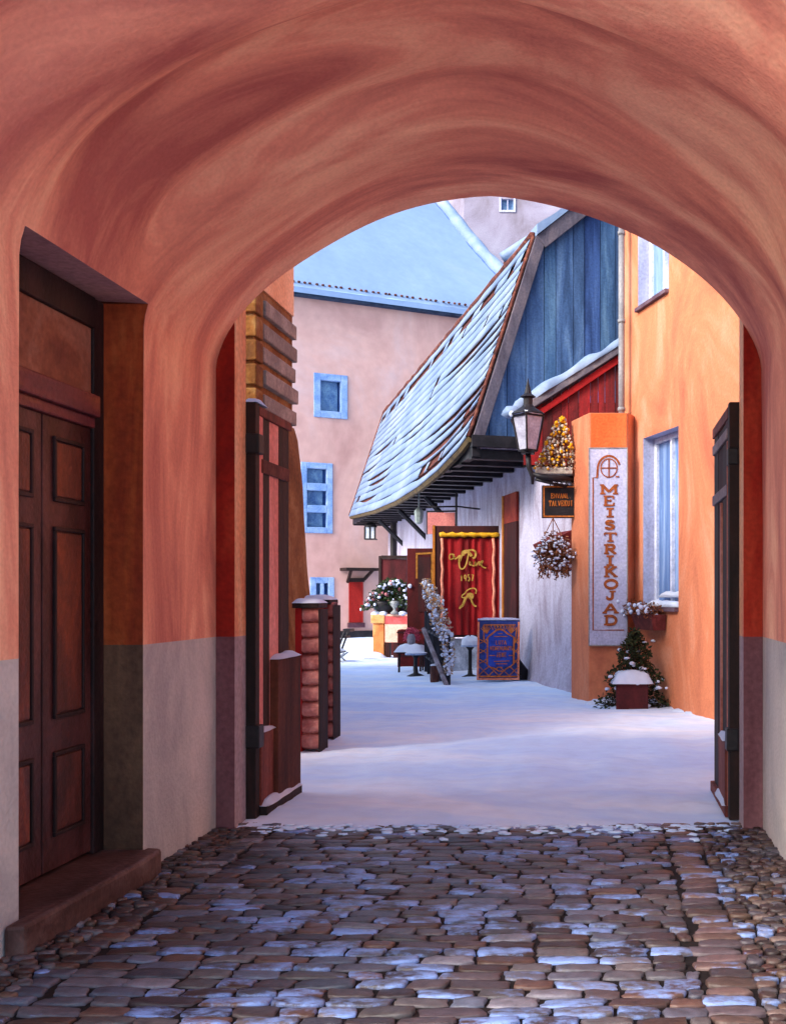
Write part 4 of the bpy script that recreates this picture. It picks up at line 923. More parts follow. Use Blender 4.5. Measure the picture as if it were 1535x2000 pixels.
m_ = MB(); x0, x1 = X(713, d), X(735, d); z0_, z1_ = Z(1052, d), Z(1030, d); xc = (x0+x1)/2; r = (x1-x0)/2
m_.lathe(xc, d, [(r*1.15, z1_), (r*1.1, z1_+.06), (r*.5, z1_+.16), (.03, z1_+.25), (.02, z1_+.6)], 12)
for x_ in (x0+.02, xc, x1-.02): m_.box(x_-.025, x_+.025, d-r*.8, d-r*.8+.05, z0_, z1_)
m_.box(x0, x1, d-r*.85, d+r*.85, z0_-.04, z0_); m_.tube([(xc, d, z1_+.5), (xc, d, Z(1000, d))], .02, 5); m_.build('frame', BLACK, lt)
m_ = MB(); m_.box(x0+.04, x1-.04, d-r*.7, d+r*.7, z0_+.0, z1_); m_.build('glass', paint('lantern_glass', '#9aa6b8', '#b4bcc8', '#c4c8d0', scale=(5, 5, 5), rough=.2, bump=0), lt)

# ---------------------------------------------------------------- street lantern, black sign, gold shrub, hanging basket
d = 16.75
sl_ = thing('bracket_lantern', (X(1040, d), d, Z(940, d)), 'black four-sided lantern with snow on its rim on a wall bracket', 'lantern')
xc = X(1031, d); top, bot = Z(812, d), Z(880, d); rt, rb_ = .235, .135
def frus(mb, r0, z0, r1, z1, cx=xc, cy=d):
    v = [(cx+a*r0, cy+b*r0, z0) for a, b in ((-1, -1), (1, -1), (1, 1), (-1, 1))]+[(cx+a*r1, cy+b*r1, z1) for a, b in ((-1, -1), (1, -1), (1, 1), (-1, 1))]
    mb.add(v, [(3, 2, 1, 0), (4, 5, 6, 7), (0, 1, 5, 4), (1, 2, 6, 5), (2, 3, 7, 6), (3, 0, 4, 7)])
# the lantern is turned so one corner bar faces the passage
m_ = MB()
cr_ = [(math.cos(R(a)), math.sin(R(a))) for a in (-92, -2, 88, 178)]
for (a, b) in cr_: m_.tube([(xc+a*rb_, d+b*rb_, bot), (xc+a*rt, d+b*rt, top)], .016, 6)
for (rr, z) in ((rb_, bot), (rt, top)):
    for i in range(4):
        p, q = cr_[i], cr_[(i+1) % 4]; m_.tube([(xc+p[0]*rr, d+p[1]*rr, z), (xc+q[0]*rr, d+q[1]*rr, z)], .018, 6)
m_.lathe(xc, d, [(rb_*.98, bot-.05), (rb_*1.02, bot)], 4); m_.build('frame', BLACK, sl_)
m_ = MB(); v = [(xc+a*rb_*.94, d+b*rb_*.94, bot+.005) for a, b in cr_]+[(xc+a*rt*.94, d+b*rt*.94, top-.005) for a, b in cr_]
m_.add(v, [(0, 1, 5, 4), (1, 2, 6, 5), (2, 3, 7, 6), (3, 0, 4, 7)]); m_.build('glass', paint('frosted_glass', '#8e8c9c', '#a4a3b4', '#b6b6c6', scale=(4, 4, 4), rough=.25, bump=0), sl_)
m_ = MB(); m_.lathe(xc+.0, d, [(rt*1.06, top+.02), (rt*1.0, top+.045), (rt*.45, top+.12), (.07, top+.17), (.07, top+.26), (.12, top+.28), (.06, top+.33), (.035, top+.42), (.015, top+.50), (.004, top+.56)], 12); m_.build('roof', BLACK, sl_)
m_ = MB(); 
for i in (2, 3, 0, 1):
    p, q = cr_[i], cr_[(i+1) % 4]
    if i in (0, 3): m_.tube([(xc+(p[0]+(q[0]-p[0])*k/6)*rt*.97, d+(p[1]+(q[1]-p[1])*k/6)*rt*.97, top+.035) for k in range(7)], [.012, .028, .034, .03, .034, .03, .014], 8)
m_.blob((xc-rt*1.0, d, top+.03), .05, .04, .05); m_.build('rim_snow', SNOW, sl_, smooth=True)
m_ = MB(); px_ = X(1040, d); m_.tube([(xc, d, bot-.03), (xc+.015, d, bot-.25), (px_, d, Z(930, d)), (px_, d, Z(946, d))], [.04, .038, .035, .02], 8)
m_.tube([(px_, d, Z(925, d)), (X(1058, d), d, Z(932, d)), (X(1090, d), d+.05, Z(934, d)), (X(1119, 17.0), 17.05, Z(936, 17))], [.03, .05, .055, .06], 8)
m_.tube([(X(1045, d), d, Z(936, d)), (X(1080, d), d+.04, Z(944, d)), (X(1119, 17.0), 17.05, Z(952, 17))], .025, 6)
for k in range(5): m_.tube(arc(0, 0, 1, 1, 0, 1, 1) and [(X(1072+k*10, d)+.03*math.cos(a*.7), d+.03, Z(938+k*1.6, d)+.03*math.sin(a*.7)) for a in range(10)], .01, 5)
m_.build('bracket', BLACK, sl_, smooth=True)

d = 16.95
ks = thing('hanging_sign', (X(1090, d), d, Z(1012, d)), 'small black sign with orange gothic lettering hanging under the lantern bracket', 'sign')
m_ = MB(); m_.box(X(1058, d), X(1121, d), d, d+.03, Z(1012, d), Z(948, d)); m_.build('board', paint('black_sign', '#120d10', '#1b1518', '#262022', scale=(3, 3, 3), rough=.6), ks)
m_ = MB()
for (a, b, c, e) in ((1061, 1121, 952, 949.5), (1061, 1121, 1010, 1007), (1061, 1063.5, 1007, 952)): m_.box(X(a, d), X(b, d), d-.008, d-.001, Z(c, d), Z(e, d)) if c-e < 10 else m_.box(X(a, d), X(b, d), d-.008, d-.001, Z(c, d)+.002, Z(e, d)-.002)
m_.build('border', paint('sign_orange', '#8c4a1a', '#a05820', '#b06828', scale=(9, 9, 9)), ks)
m_ = MB(); OK_ = (0, d-.003, 0); s_ = d/F
letters(m_, 'EHVANL.', X(1076, d), Z(973, d), 9*s_, 4.6*s_, .012, OK_, U_, V_, N_, gap=.3, serif=.8)
letters(m_, 'TALVEKUI', X(1072, d), Z(988, d), 10*s_, 4.6*s_, .012, OK_, U_, V_, N_, gap=.3, serif=.8)
m_.build('lettering', MATS['sign_orange'], ks)
m_ = MB(); m_.tube([(X(1075, d), d, Z(948, d)), (X(1075, d), d-.1, Z(938, d))], .01, 5); m_.tube([(X(1108, d), d, Z(948, d)), (X(1108, d), d-.05, Z(940, d))], .01, 5); each(m_, 'hanger', BLACK, ks)

def twigs(mb, base, n, fn, r=.008, c=(1, 1, 1)):
    for _ in range(n):
        p = Vector(base); e = fn(); m = (p+e)/2+Vector((random.gauss(0, .03), random.gauss(0, .03), random.gauss(0, .03))); mb.tube([p, m, e], [r, r*.7, r*.3], 4, c)
ROSE = paint('rusty_twigs', '#5a3020', '#7a4a30', '#96684a', scale=(9, 9, 9), attr='tint')
# golden shrub in a pale trough on the bracket
d = 17.0
gs = thing('flower_trough', (X(1082, d), d, Z(930, d)), 'golden and white berried shrub in a pale trough above the lantern bracket', 'plant')
m_ = MB(); m_.box(X(1046, d), X(1119, d), d-.1, d+.14, Z(927, d), Z(914, d)); m_.build('trough', paint('pale_trough', '#8f8478', '#a59a8e', '#b8aca0', scale=(4, 4, 4)), gs, bevel=.015)
def shrub_pt():
    while 1:
        u = random.uniform(-1, 1); v = random.random()
        cx = X(1084+14*v, d); hw = (.30*(1-v)**.8+.03)
        if random.random() < 1-v*.5: return Vector((cx+u*hw, d+random.uniform(-.14, .12)*(1-v*.6), Z(917, d)+v*.78))
m_ = MB(); twigs(m_, (X(1085, d), d, Z(914, d)), 120, shrub_pt, .008)
for _ in range(900): m_.leaf(shrub_pt(), .045, (random.uniform(.8, 1.6),)*3)
m_.build('twigs', ROSE, gs, vc=True)
m_ = MB()
for _ in range(230): m_.blob(shrub_pt()-Vector((0, .03, 0)), random.uniform(.014, .026), nu=6, nv=4)
m_.build('white_berries', paint('pale_berries', '#a89884', '#c4b8a6', '#d4ccc0', scale=(5, 5, 5)), gs, smooth=True)
m_ = MB()
for _ in range(120): m_.blob(shrub_pt()-Vector((0, .05, 0)), random.uniform(.016, .03), nu=6, nv=4)
m_.build('golden_flowers', paint('golden_yellow', '#c88a10', '#dc9c18', '#e8b02c', scale=(5, 5, 5)), gs, smooth=True)
# hanging basket
d = 16.9
hb = thing('hanging_basket', (X(1082, d), d, Z(1085, d)), 'hanging ball of brown twigs tipped with snow below the black sign', 'plant')
bc = Vector((X(1082, d), d, Z(1078, d)))
def ball_pt():
    th_ = random.uniform(0, 2*math.pi); ph = random.uniform(-1, 1); r = .33*random.uniform(.55, 1); s = math.sqrt(1-ph*ph)
    z = ph*r*.9; w_ = 1.05 if z < 0 else .8
    return bc+Vector((math.cos(th_)*s*r*w_, math.sin(th_)*s*r*.7, z+.05-.12*random.random()))
m_ = MB(); twigs(m_, bc, 260, ball_pt, .009)
for _ in range(700): m_.leaf(ball_pt(), .055, (random.uniform(.5, 1.3),)*3)
for _ in range(40):
    p = bc+Vector((random.uniform(-.22, .22), random.uniform(-.15, .1), -.2)); q = p+Vector((random.uniform(-.05, .05), 0, -random.uniform(.1, .26))); m_.tube([p, q], [.01, .004], 4)
    for k in range(5): m_.leaf(p+(q-p)*random.random(), .05)
m_.build('twigs', ROSE, hb, vc=True)
m_ = MB()
for _ in range(190):
    p = ball_pt(); p.y -= .04; m_.blob(p, random.uniform(.012, .032), None, random.uniform(.01, .024), 6, 4)
m_.build('snow_tips', SNOW, hb, smooth=True)
m_ = MB(); t0 = Vector((X(1080, d), d, Z(1012, d)))
for dx in (-.13, 0, .13): m_.tube([t0, t0+Vector((dx, 0, -.26))], .007, 4)
m_.build('cords', ROSE, hb)

# window planter on the orange wall
wp_ = thing('window_planter', tuple(P(wl(1285), 1.1, -.1)), 'maroon planter with trailing white-berried twigs under the lower window', 'plant')
pc = lambda px, py, k=-.15: P(wl(px), 0, k)+up*hit(px, py, WP, INN).z
m_ = MB(); a, b = wl(1304), wl(1262); z0_, z1_ = pc(1285, 1230).z, pc(1285, 1200).z; a0_, b0_ = wl(1302), wl(1268)
m_.add([P(a, z1_, -.24), P(b, z1_, -.24), P(b, z1_, -.02), P(a, z1_, -.02), P(a0_, z0_, -.2), P(b0_, z0_, -.2), P(b0_, z0_, -.02), P(a0_, z0_, -.02)], [(0, 1, 2, 3), (4, 7, 6, 5), (0, 4, 5, 1), (1, 5, 6, 2), (2, 6, 7, 3), (3, 7, 4, 0)])
m_.build('trough', paint('maroon_trough', '#3c1416', '#54201f', '#6c3030', scale=(4, 4, 4)), wp_)
def wpt():
    t = random.random(); px = 1222+t*82; return P(wl(px), 0, -random.uniform(.03, .3))+up*(z1_+random.uniform(-.10, .14)*(1-.3*t)+.06*math.sin(t*3.1)+(.05 if t < .3 else 0))
m_ = MB()
for _ in range(150):
    p = wpt(); q = wpt(); q = p+(q-p).normalized()*random.uniform(.08, .2); m_.tube([p, q], [.008, .004], 4)
for _ in range(420): m_.leaf(wpt(), random.uniform(.03, .06), random.choice([(1.1, .7, .7), (.8, .8, .8), (1.2, 1, .8)]))
m_.build('twigs', ROSE, wp_, vc=True)
m_ = MB()
for _ in range(34): m_.blob(wpt()-INN*.05, random.uniform(.022, .036), nu=7, nv=5)
m_.build('white_berries', SNOW, wp_, smooth=True)

# conifer in a maroon box by the buttress
d = 15.1
pb = thing('boxed_conifer', (X(1234, d), d, 0), 'small snowy conifer spreading behind a square maroon planter box', 'plant')
m_ = MB(); x0, x1 = X(1203, d), X(1266, d); m_.box(x0, x1, d, d+.42, 0, Z(1336, d)); m_.build('planter_box', paint('maroon_box', '#3c1316', '#4d181b', '#5c2022', scale=(3, 3, 3), rough=.7), pb, bevel=.012)
def con_pt():
    v = random.random()**1.15; hw = .42*(1-v)**.75*(.72+.5*abs(math.sin(v*9+1)))+.03; u = random.uniform(-1, 1); 
    return Vector((X(1239, d+.25)+u*hw*(1.0), d+.28+random.uniform(-.2, .24), .05+v*1.05))
m_ = MB(); m_.tube([(X(1239, d), d+.3, .2), (X(1239, d), d+.3, 1.1)], [.03, .01], 6)
for _ in range(150):
    p = con_pt(); c = Vector((X(1239, d), d+.3, p.z-.08)); m_.tube([c, p], [.009, .004], 4)
m_.build('branches', DARKW, pb)
m_ = MB()
for _ in range(2600):
    p = con_pt()
    if p.y < d+.02 and p.z < .8 and x0 < p.x < x1: continue
    c = random.choice([(.7, .9, .6), (1, 1, .8), (.5, .6, .4), (1.3, 1.1, .7)]); m_.leaf(p, random.uniform(.035, .075), c)
m_.build('needles', paint('conifer_green', '#1c2616', '#2a3220', '#3c3c24', scale=(6, 6, 6), attr='tint'), pb, vc=True)
m_ = MB(); m_.snow_pad((x0-.02, d-.02, Z(1336, d)), (x1-x0+.04, 0, 0), (0, .42, 0), .17, 12, 6, .04)
for _ in range(70):
    p = con_pt(); 
    if random.random() < .6: p.z = .3+abs(random.gauss(0, .22))
    m_.blob(p-Vector((0, .06, 0)), random.uniform(.02, .05), None, random.uniform(.012, .026), 7, 4)
m_.build('snow_flecks', SNOW, pb, smooth=True)
m_ = MB()
for (px, py, w_, h) in ((1172, 1383, .22, .08), (1188, 1380, .14, .1), (1215, 1392, .25, .05), (1250, 1388, .2, .09), (1275, 1385, .22, .1), (1292, 1388, .16, .07), (1320, 1392, .25, .05), (1350, 1397, .3, .05), (1378, 1402, .3, .06)):
    dd_ = G(py); m_.blob((X(px, dd_), dd_+.15, .03), w_, .2, h, 10, 6)
tag(m_.build('snow_drift', SNOW, None, origin=(X(1260, 15.2), 15.2, 0), smooth=True), 'white snow heaped along the foot of the orange wall', 'snow drift')['kind'] = 'stuff'

# ---------------------------------------------------------------- A-board
d = 20.1
ab_ = thing('pavement_board', (X(973, d), d, 0), 'blue A-board with orange lattice ornament standing in the snow', 'sign board')
BLU = paint('royal_blue', '#12235c', '#1b3076', '#2a3f8a', scale=(5, 5, 5), rough=.55)
x0, x1 = X(931, d), X(1014, d); zb_, zt_ = .06, Z(1212, d); tl = .16
fu = Vector((1, 0, 0)); fv = Vector((0, tl, zt_-zb_)).normalized(); fn = fu.cross(fv); fn = -fn if fn.y > 0 else fn
hgt = (Vector((0, tl, zt_-zb_))).length; O0 = Vector((x0, d, zb_))
m_ = MB(); m_.obox(O0, fu*(x1-x0), fv*hgt, -fn*.03); m_.build('front_panel', BLU, ab_, bevel=.006)
m_ = MB(); m_.obox(O0+Vector((.02, 2*tl+.12, 0)), fu*(x1-x0-.04), Vector((0, -tl, zt_-zb_-.02)), -fn*.0+Vector((0, .03, 0))); m_.obox(O0+Vector((x1-x0+.0, .02, .03)), (.022, 0, 0), (0, 2*tl+.1, 0), (0, 0, .04))
m_.prism([O0+Vector((x1-x0-.05, .05, 0)), O0+Vector((x1-x0+.24, .55, -.04)), O0+Vector((x1-x0-.02, tl+.03, zt_-zb_-.7))], (0.01, .04, 0)); m_.build('rear_panel_and_shadow', BLACK, ab_)  # the black triangle is the board's shadow modelled as a dark sheet
m_ = MB(); W_ = x1-x0
ES = paint('salmon_edge', '#c0664c', '#d27c60', '#dc8c70', scale=(5, 5, 5)); 
for k in (0, W_-.035): m_.obox(O0+fu*k+fn*.002, fu*.035, fv*(hgt-.03), fn*.012)
m_.obox(O0+fn*.002+fu*.036, fu*(W_-.072), fv*.03, fn*.012); m_.build('edging', ES, ab_, bevel=.003)
m_ = MB(); m_.obox(O0+fv*(hgt)-fn*.03, fu*W_, fv*.03, fn*.05); m_.snow_pad(O0+fv*hgt-fn*.03+fv*.03, fu*W_, Vector((0, .06, 0)), .02, 8, 3, .005); m_.build('snow_rim', paint('lavender_rim', '#8a8cb0', '#a6a8c6', '#babcd4', scale=(3, 3, 3)), ab_)
m_ = MB(); m_.obox(O0+fn*.004+fu*.14+fv*.24, fu*(W_-.28), fv*(hgt-.42), fn*.004); m_.build('centre_field', paint('bright_blue', '#0e2878', '#143494', '#2044a6', scale=(5, 5, 5), rough=.5), ab_)
m_ = MB(); Oa = O0+fn*.009
def bp(px, py): return ((px-931)/83*W_, (1335-py)/123*hgt)
def st(lst, wd):
    for s in lst:
        _lift[0] = (_lift[0]+1) % 10; ribbon(m_, s, wd, Oa, fu, fv, fn, .004, lift=_lift[0]*.0008)
fm = [bp(951, 1304), bp(951, 1248), bp(956, 1243)]+[bp(960, 1240), bp(968, 1233), bp(975, 1231), bp(982, 1233), bp(990, 1240), bp(996, 1243), bp(1003, 1248), bp(1003, 1302)]
st([fm], .028); st([[bp(951, 1304), bp(957, 1309), bp(965, 1311), bp(974, 1317), bp(983, 1317), bp(990, 1311), bp(997, 1307), bp(1003, 1302)]], .02)
for cx in (947, 998):
    for k in range(7): an = R(40+k*17); st([[bp(cx+(2 if cx < 960 else -1), 1240), bp(cx+12*math.cos(an), 1238-15*math.sin(an))]], .012)
for k in range(7): st([[bp(957+k*6, 1223), bp(961+k*6, 1232), bp(966+k*6, 1224)]], .012)
st([[bp(943, 1222), bp(1006, 1222)], [bp(943, 1222), bp(944, 1254), bp(951, 1262)], [bp(1008, 1226), bp(1006, 1254), bp(1003, 1262)]], .02)
for yy in (1256, 1276, 1297):
    for xa, xb in ((936, 951), (1003, 1011)): st([[bp(xa, yy-4), bp((xa+xb)/2, yy), bp(xb, yy-6)], [bp(xa, yy+4), bp((xa+xb)/2, yy), bp(xb, yy+5)]], .016)
for k in range(4): cx = 944+k*20; st([[bp(cx-8, 1308), bp(cx, 1316), bp(cx-9, 1326)], [bp(cx+10, 1308), bp(cx, 1316), bp(cx+10, 1326)]], .017)
st([[bp(936, 1328), bp(1011, 1328)]], .03); st([[bp(964, 1246), bp(990, 1246)], [bp(972, 1240), bp(980, 1240)], [bp(955, 1285), bp(966, 1285)], [bp(993, 1285), bp(1001, 1285)], [bp(964, 1297), bp(994, 1296)], [bp(968, 1302), bp(990, 1302)], [bp(973, 1309), bp(981, 1309)]], .014)
xx, yy = bp(967, 1262); letters(m_, 'LUTA', xx, yy, 8/123*hgt, .038, .012, Oa, fu, fv, fn, gap=.35)
xx, yy = bp(956, 1274); letters(m_, 'VENEHUNRTA', xx, yy, 8/123*hgt, .034, .012, Oa, fu, fv, fn, gap=.3)
xx, yy = bp(969, 1288); letters(m_, 'JENE', xx, yy, 9/123*hgt, .034, .012, Oa, fu, fv, fn, gap=.35)
m_.build('orange_ornament', paint('board_orange', '#8c4a22', '#a4582a', '#b46a38', scale=(9, 9, 9)), ab_)

# ---------------------------------------------------------------- snowy garlanded picket fence
pf = thing('picket_fence', (X(856, 21), 21, 0), 'dark picket fence under a sloping garland of frosted berries', 'fence')
N0 = Vector((X(876, 19.2), 19.2, 0)); N1 = Vector((X(832, 22.5), 22.5, 0)); fd = (N1-N0)
m_ = MB()
for k in range(8):
    p = N0+fd*(k/7); h = .9+.35*(k/7)**1.2; m_.box(p.x-.03, p.x+.03, p.y-.03, p.y+.03, 0, h)
for z in (.25, .78): m_.tube([N0+up*z, N1+up*(z+.1)], .03, 5)
m_.build('pickets', paint('blue_black_wood', '#16161c', '#25272f', '#3a3f4c', scale=(5, 5, 1)), pf)
m_ = MB(); q0, q1 = Vector((X(834, 21), 20.6, .95)), Vector((X(874, 18.9), 18.9, .02)); m_.tube([q0, q1], .045, 6); m_.build('brace', paint('frosty_brace', '#4a3f44', '#6a6068', '#8a8490', scale=(5, 5, 5)), pf)
gp = [(N1+up*1.85+fd*.03, .09), (N0+fd*.8+up*1.62, .17), (N0+fd*.6+up*1.42, .2), (N0+fd*.4+up*1.2, .19), (N0+fd*.2+up*.98, .17), (N0+fd*.02+up*.8, .14), (N0+up*.45, .09), (N0+up*.25, .06)]
def garl():
    k = random.random()*(len(gp)-1.001); i = int(k); f = k-i; c = gp[i][0]*(1-f)+gp[i+1][0]*f; r = gp[i][1]*(1-f)+gp[i+1][1]*f
    while 1:
        v = Vector((random.uniform(-1, 1), random.uniform(-1, 1), random.uniform(-1, 1)))
        if v.length < 1: return c+v*r
m_ = MB()
for _ in range(1300): m_.leaf(garl(), random.uniform(.04, .07), random.choice([(1.4, 1.3, 1.2), (1, .9, .7), (1.9, 1.3, .6), (1.6, 1.7, 1.8)]))
m_.build('garland', paint('frosted_garland', '#6e5c50', '#8a7c74', '#a89c96', scale=(6, 6, 6), attr='tint'), pf, vc=True)
m_ = MB()
for _ in range(190): m_.blob(garl()-Vector((.0, .06, 0)), random.uniform(.012, .036), None, random.uniform(.014, .036), 6, 4, jit=.3)
m_.build('snow_berries', SNOW, pf, smooth=True)
# stump in front of the fence
d = 19.9; m_ = MB(); m_.lathe(X(849, d), d, [(.075, 0), (.085, .1), (.08, .25), (.07, .33)], 10)
o = m_.build('log_stump', paint('brown_bark', '#3c2220', '#5a3832', '#7a5a50', scale=(6, 6, 2)), None, origin=(X(849, d), d, 0)); tag(o, 'short brown log stump set upright before the picket fence', 'stump')
m2_ = MB(); m2_.blob((X(849, d), d, .335), .075, .075, .03); m2_.build('snow_cap', SNOW, o, smooth=True)

# ---------------------------------------------------------------- tables, chair, urn, pots
def table(px, d, r, h, label, group='round tables under snow', name='round_table', snow_h_=.09):
    t = thing(name, (X(px, d), d, 0), label, 'table', group); x = X(px, d)
    m_ = MB(); m_.lathe(x, d, [(r, h-.03), (r, h)], 20); m_.build('tabletop', paint('frosted_blue_top', '#7f93b8', '#94a8cc', '#a9badb', scale=(4, 4, 4)), t)
    m_ = MB(); m_.lathe(x, d, [(.19, 0), (.17, .03), (.05, .08), (.035, .2), (.035, h-.1), (.09, h-.031)], 10); m_.build('pedestal', BLACK, t, smooth=True)
    m_ = MB(); vs = []; n = 16
    for (s, z) in ((1.02, 0), (1.04, .3), (.93, .7), (.6, .95), (.2, 1.05)):
        for k in range(n):
            a = 2*math.pi*k/n; j = 1+.07*math.sin(a*3+px); vs.append((x+r*s*j*math.cos(a), d+r*s*j*math.sin(a), h+snow_h_*z*(1+.2*math.sin(a*2))))
    m_.add(vs, [(i*n+k, i*n+(k+1) % n, (i+1)*n+(k+1) % n, (i+1)*n+k) for i in range(4) for k in range(n)]+[tuple(range(4*n, 5*n))]); m_.build('snow', SNOW, t, smooth=True); return t
table(812, 21.6, .2, Z(1276, 21.6), 'round pedestal table with a thin blue frost top beside the fence', snow_h_=.02)
table(918, 21.3, .17, Z(1260, 21.3), 'small pedestal table with a tall snow cushion left of the blue board', snow_h_=.15)
d = 22.6
st_ = thing('garden_stool', (X(800, d), d, 0), 'long-legged garden bench heaped with cream snow before the red crate', 'bench')
m_ = MB(); x0, x1 = X(777, d), X(828, d); hz = Z(1273, d); m_.box(x0, x1, d-.2, d+.2, hz-.04, hz); m_.build('seat', MAR, st_)
for (x_, y_) in ((x0+.05, -.15), (x1-.05, -.15), (x0+.3, .15), (x1-.05, .15)):
    m_ = MB(); m_.tube([(x_, d+y_, 0), (x_+.01, d+y_, hz-.04)], .022, 6); m_.build('leg', DARKW, st_)
m_ = MB(); m_.snow_pad((x0, d-.22, hz), (x1-x0, 0, 0), (0, .44, 0), .17, 12, 6, .03); m_.build('snow', SNOW, st_, smooth=True)
# red crate
d = 24.2; m_ = MB(); m_.box(X(776, d), X(830, d), d, d+.4, 0, Z(1230, d)); o = m_.build('red_crate', paint('deep_red_crate', '#400809', '#540c0c', '#661212', scale=(3, 3, 3)), None, origin=(X(803, d), d, 0), bevel=.02); tag(o, 'deep red crate behind the snow covered bench', 'crate')
m_ = MB(); 
for z in (.25, .5, .75): m_.box(X(776, d)-.01, X(830, d)+.01, d-.012, d-.002, z, z+.04)
m_.build('slat_edges', MAR, o)
# pink flowers around grey pot
d = 22.6; pf_ = thing('flower_pot', (X(804, d), d, hz+.1), 'pink flower head over a grey oval pot on the snowy bench', 'flower pot')
m_ = MB(); m_.lathe(X(804, d), d-.05, [(.06, Z(1262, d)), (.08, Z(1256, d)), (.085, Z(1245, d)), (.06, Z(1239, d)), (.02, Z(1238, d))], 14); m_.build('pot', paint('grey_pot', '#6a6874', '#84828c', '#96949c', scale=(5, 5, 5)), pf_, smooth=True)
m_ = MB()
for _ in range(520):
    a = random.uniform(-.25, math.pi+.25); r = random.uniform(.075, .155); m_.leaf((X(804, d)+math.cos(a)*r, d+random.uniform(-.06, .06), Z(1246, d)+math.sin(a)*r*1.35), .04, (random.uniform(.7, 1.3),)*3)
m_.build('blossom', paint('pink_blossom', '#a83a56', '#c04e68', '#d87688', scale=(9, 9, 9), attr='tint'), pf_, vc=True)
# planter plinths with urn of snowy shrub
d = 27.5
op = thing('planter_plinth', (X(745, d), d, 0), 'orange plinth joined to a cream and pink box under the shrub urn', 'plinth')
m_ = MB(); m_.box(X(728, d), X(750, d)-.003, d, d+.4, .0, Z(1218, d)); m_.build('orange_pillar', paint('apricot', '#b8683a', '#cc8048', '#d8945c', scale=(3, 3, 2)), op, bevel=.02)
m_ = MB(); m_.box(X(725, d), X(752, d)-.003, d-.05, d+.45, Z(1218, d)+.002, Z(1200, d)); m_.build('pillar_head', paint('light_apricot', '#d08c50', '#dc9c62', '#e4aa74', scale=(3, 3, 3)), op, bevel=.02)
m_ = MB(); m_.box(X(752, d), X(796, d), d-.02, d+.45, Z(1255, d), Z(1219, d)); m_.box(X(752, d), X(796, d), d-.02, d+.45, Z(1204, d), Z(1200, d)); m_.build('cream_box', paint('cream_pink', '#cc9a84', '#dcae98', '#e4bca8', scale=(3, 3, 3)), op, bevel=.01)
m_ = MB(); m_.box(X(752, d), X(796, d), d-.03, d+.44, Z(1219, d)+.002, Z(1204, d)-.002); m_.build('pink_band', paint('coral_band', '#a83c40', '#b84c4c', '#c46060', scale=(3, 3, 3)), op)
m_ = MB(); m_.box(X(753, d), X(761, d), d, d+.2, 0, Z(1255, d)-.002); m_.box(X(768, d), X(776, d), d, d+.2, 0, Z(1255, d)-.002); m_.build('feet', MAR, op)
m_ = MB(); m_.snow_pad((X(720, d), d-.5, .05), (.45, 0, 0), (0, .4, 0), .13, 8, 5, .03); m_.build('foot_snow', SNOW, op, smooth=True)
us_ = thing('shrub_urn', (X(762, d), d+.2, Z(1200, d)), 'snow flecked green shrub in a dark bowl beside a grey heart-shaped urn', 'plant')
m_ = MB(); m_.lathe(X(748, d), d+.2, [(.14, Z(1198, d)), (.26, Z(1190, d)), (.3, Z(1178, d)), (.27, Z(1174, d))], 14); m_.lathe(X(785, d), d+.25, [(.14, Z(1198, d)), (.17, Z(1180, d)), (.17, Z(1172, d))], 14); m_.build('bowl', BLACK, us_, smooth=True)
m_ = MB(); m_.lathe(X(771, d), d-.02, [(.1, Z(1200, d)), (.1, Z(1197, d)), (.035, Z(1192, d)), (.04, Z(1188, d)), (.11, Z(1181, d)), (.12, Z(1176, d)), (.07, Z(1174, d))], 12); m_.build('urn', paint('grey_stone_urn', '#6a6e70', '#808486', '#92969a', scale=(5, 5, 5)), us_, smooth=True)
def us_pt():
    v = random.random()**1.1; hw = (.62*(1-v)**.6+.1); u = random.uniform(-1, 1)
    return Vector((X(758, d)+u*hw+.1*v, d+.2+random.uniform(-.3, .25)*(1-.4*v), Z(1182, d)+v*.62-.12*abs(u)*(1-v)))
m_ = MB()
for _ in range(2200): m_.leaf(us_pt(), random.uniform(.05, .1), random.choice([(.8, 1, .7), (1.1, 1.2, .9), (.5, .6, .5)]))
twigs(m_, (X(752, d), d+.2, Z(1180, d)), 60, us_pt, .012, (.4, .4, .4)); m_.build('leaves', paint('shrub_green', '#1e2c1c', '#2c3c26', '#42523a', scale=(6, 6, 6), attr='tint'), us_, vc=True)
m_ = MB()
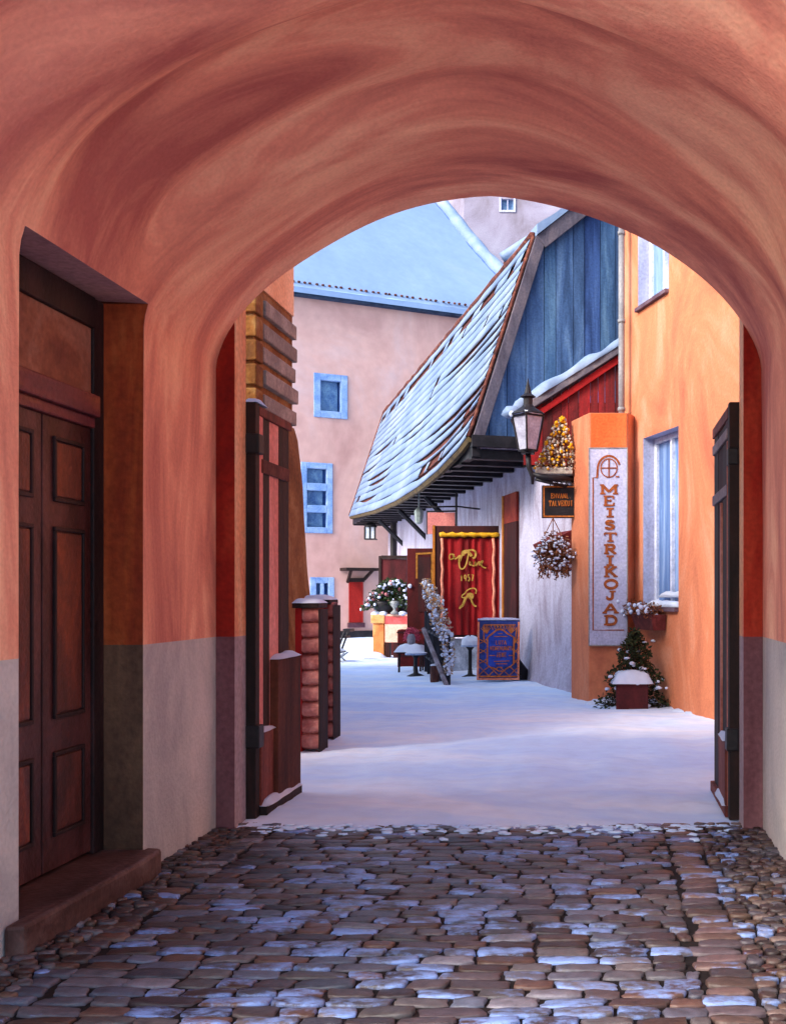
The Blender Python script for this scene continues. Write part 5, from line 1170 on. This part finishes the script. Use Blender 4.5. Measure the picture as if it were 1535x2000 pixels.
for _ in range(75): m_.blob(us_pt()-Vector((0, .12, 0)), random.uniform(.015, .06), None, random.uniform(.02, .045), 7, 4)
for px in (733, 748, 786): m_.blob((X(px, d), d+.05, Z(1199, d)), .12, .12, .07)
m_.build('snow_flecks', SNOW, us_, smooth=True)
m_ = MB()
for _ in range(26): m_.blob(us_pt()-Vector((0, .13, 0)), random.uniform(.03, .06), None, None, 7, 4)
m_.build('pink_blooms', paint('dusty_pink', '#8e5058', '#a46a70', '#b88488', scale=(6, 6, 6)), us_, smooth=True)
# folding chair
d = 26.0
fc = thing('folding_chair', (X(668, d), d, 0), 'dark folding garden chair with snow on its seat by the pink house', 'chair')
m_ = MB()
for y_ in (-.2, .2): m_.tube([(X(664, d), d+y_, Z(1268, d)), (X(678, d), d+y_, Z(1230, d)+.0)], .025, 6)
m_.box(X(674, d), X(686, d)+.02, d-.22, d+.22, Z(1234, d), Z(1228, d)); m_.box(X(670, d), X(681, d), d-.2, d+.2, Z(1246, d), Z(1242, d)); m_.build('backrest', BLACK, fc)
m_ = MB(); hz2 = Z(1272, d); m_.box(X(648, d), X(672, d), d-.22, d+.22, hz2-.03, hz2); m_.build('seat', BLACK, fc)
m_ = MB(); m_.snow_pad((X(648, d), d-.22, hz2), (X(671, d)-X(648, d), 0, 0), (0, .44, 0), .07, 8, 5, .01); m_.build('snow', SNOW, fc, smooth=True)
for y_ in (-.2, .2):
    for (pa, pb_) in ((648, 676), (674, 652)):
        m_ = MB(); m_.tube([(X(pa, d), d+y_, 0), (X(pb_, d), d+y_, hz2-.03)], .02, 6); m_.build('leg', paint('frosty_leg', '#5a5e68', '#7a808c', '#9aa0ac', scale=(5, 5, 5)), fc)

# countless small leaves, berries and snow flecks read as one mass each
for o in bpy.data.objects:
    if o.parent and o.name.split('.')[0] in ('snow_berries', 'golden_flowers', 'white_berries', 'snow_tips', 'snow_flecks', 'pink_blooms', 'needles', 'twigs', 'leaves', 'garland', 'blossom', 'eave_tiles'):
        o['kind'] = 'stuff'
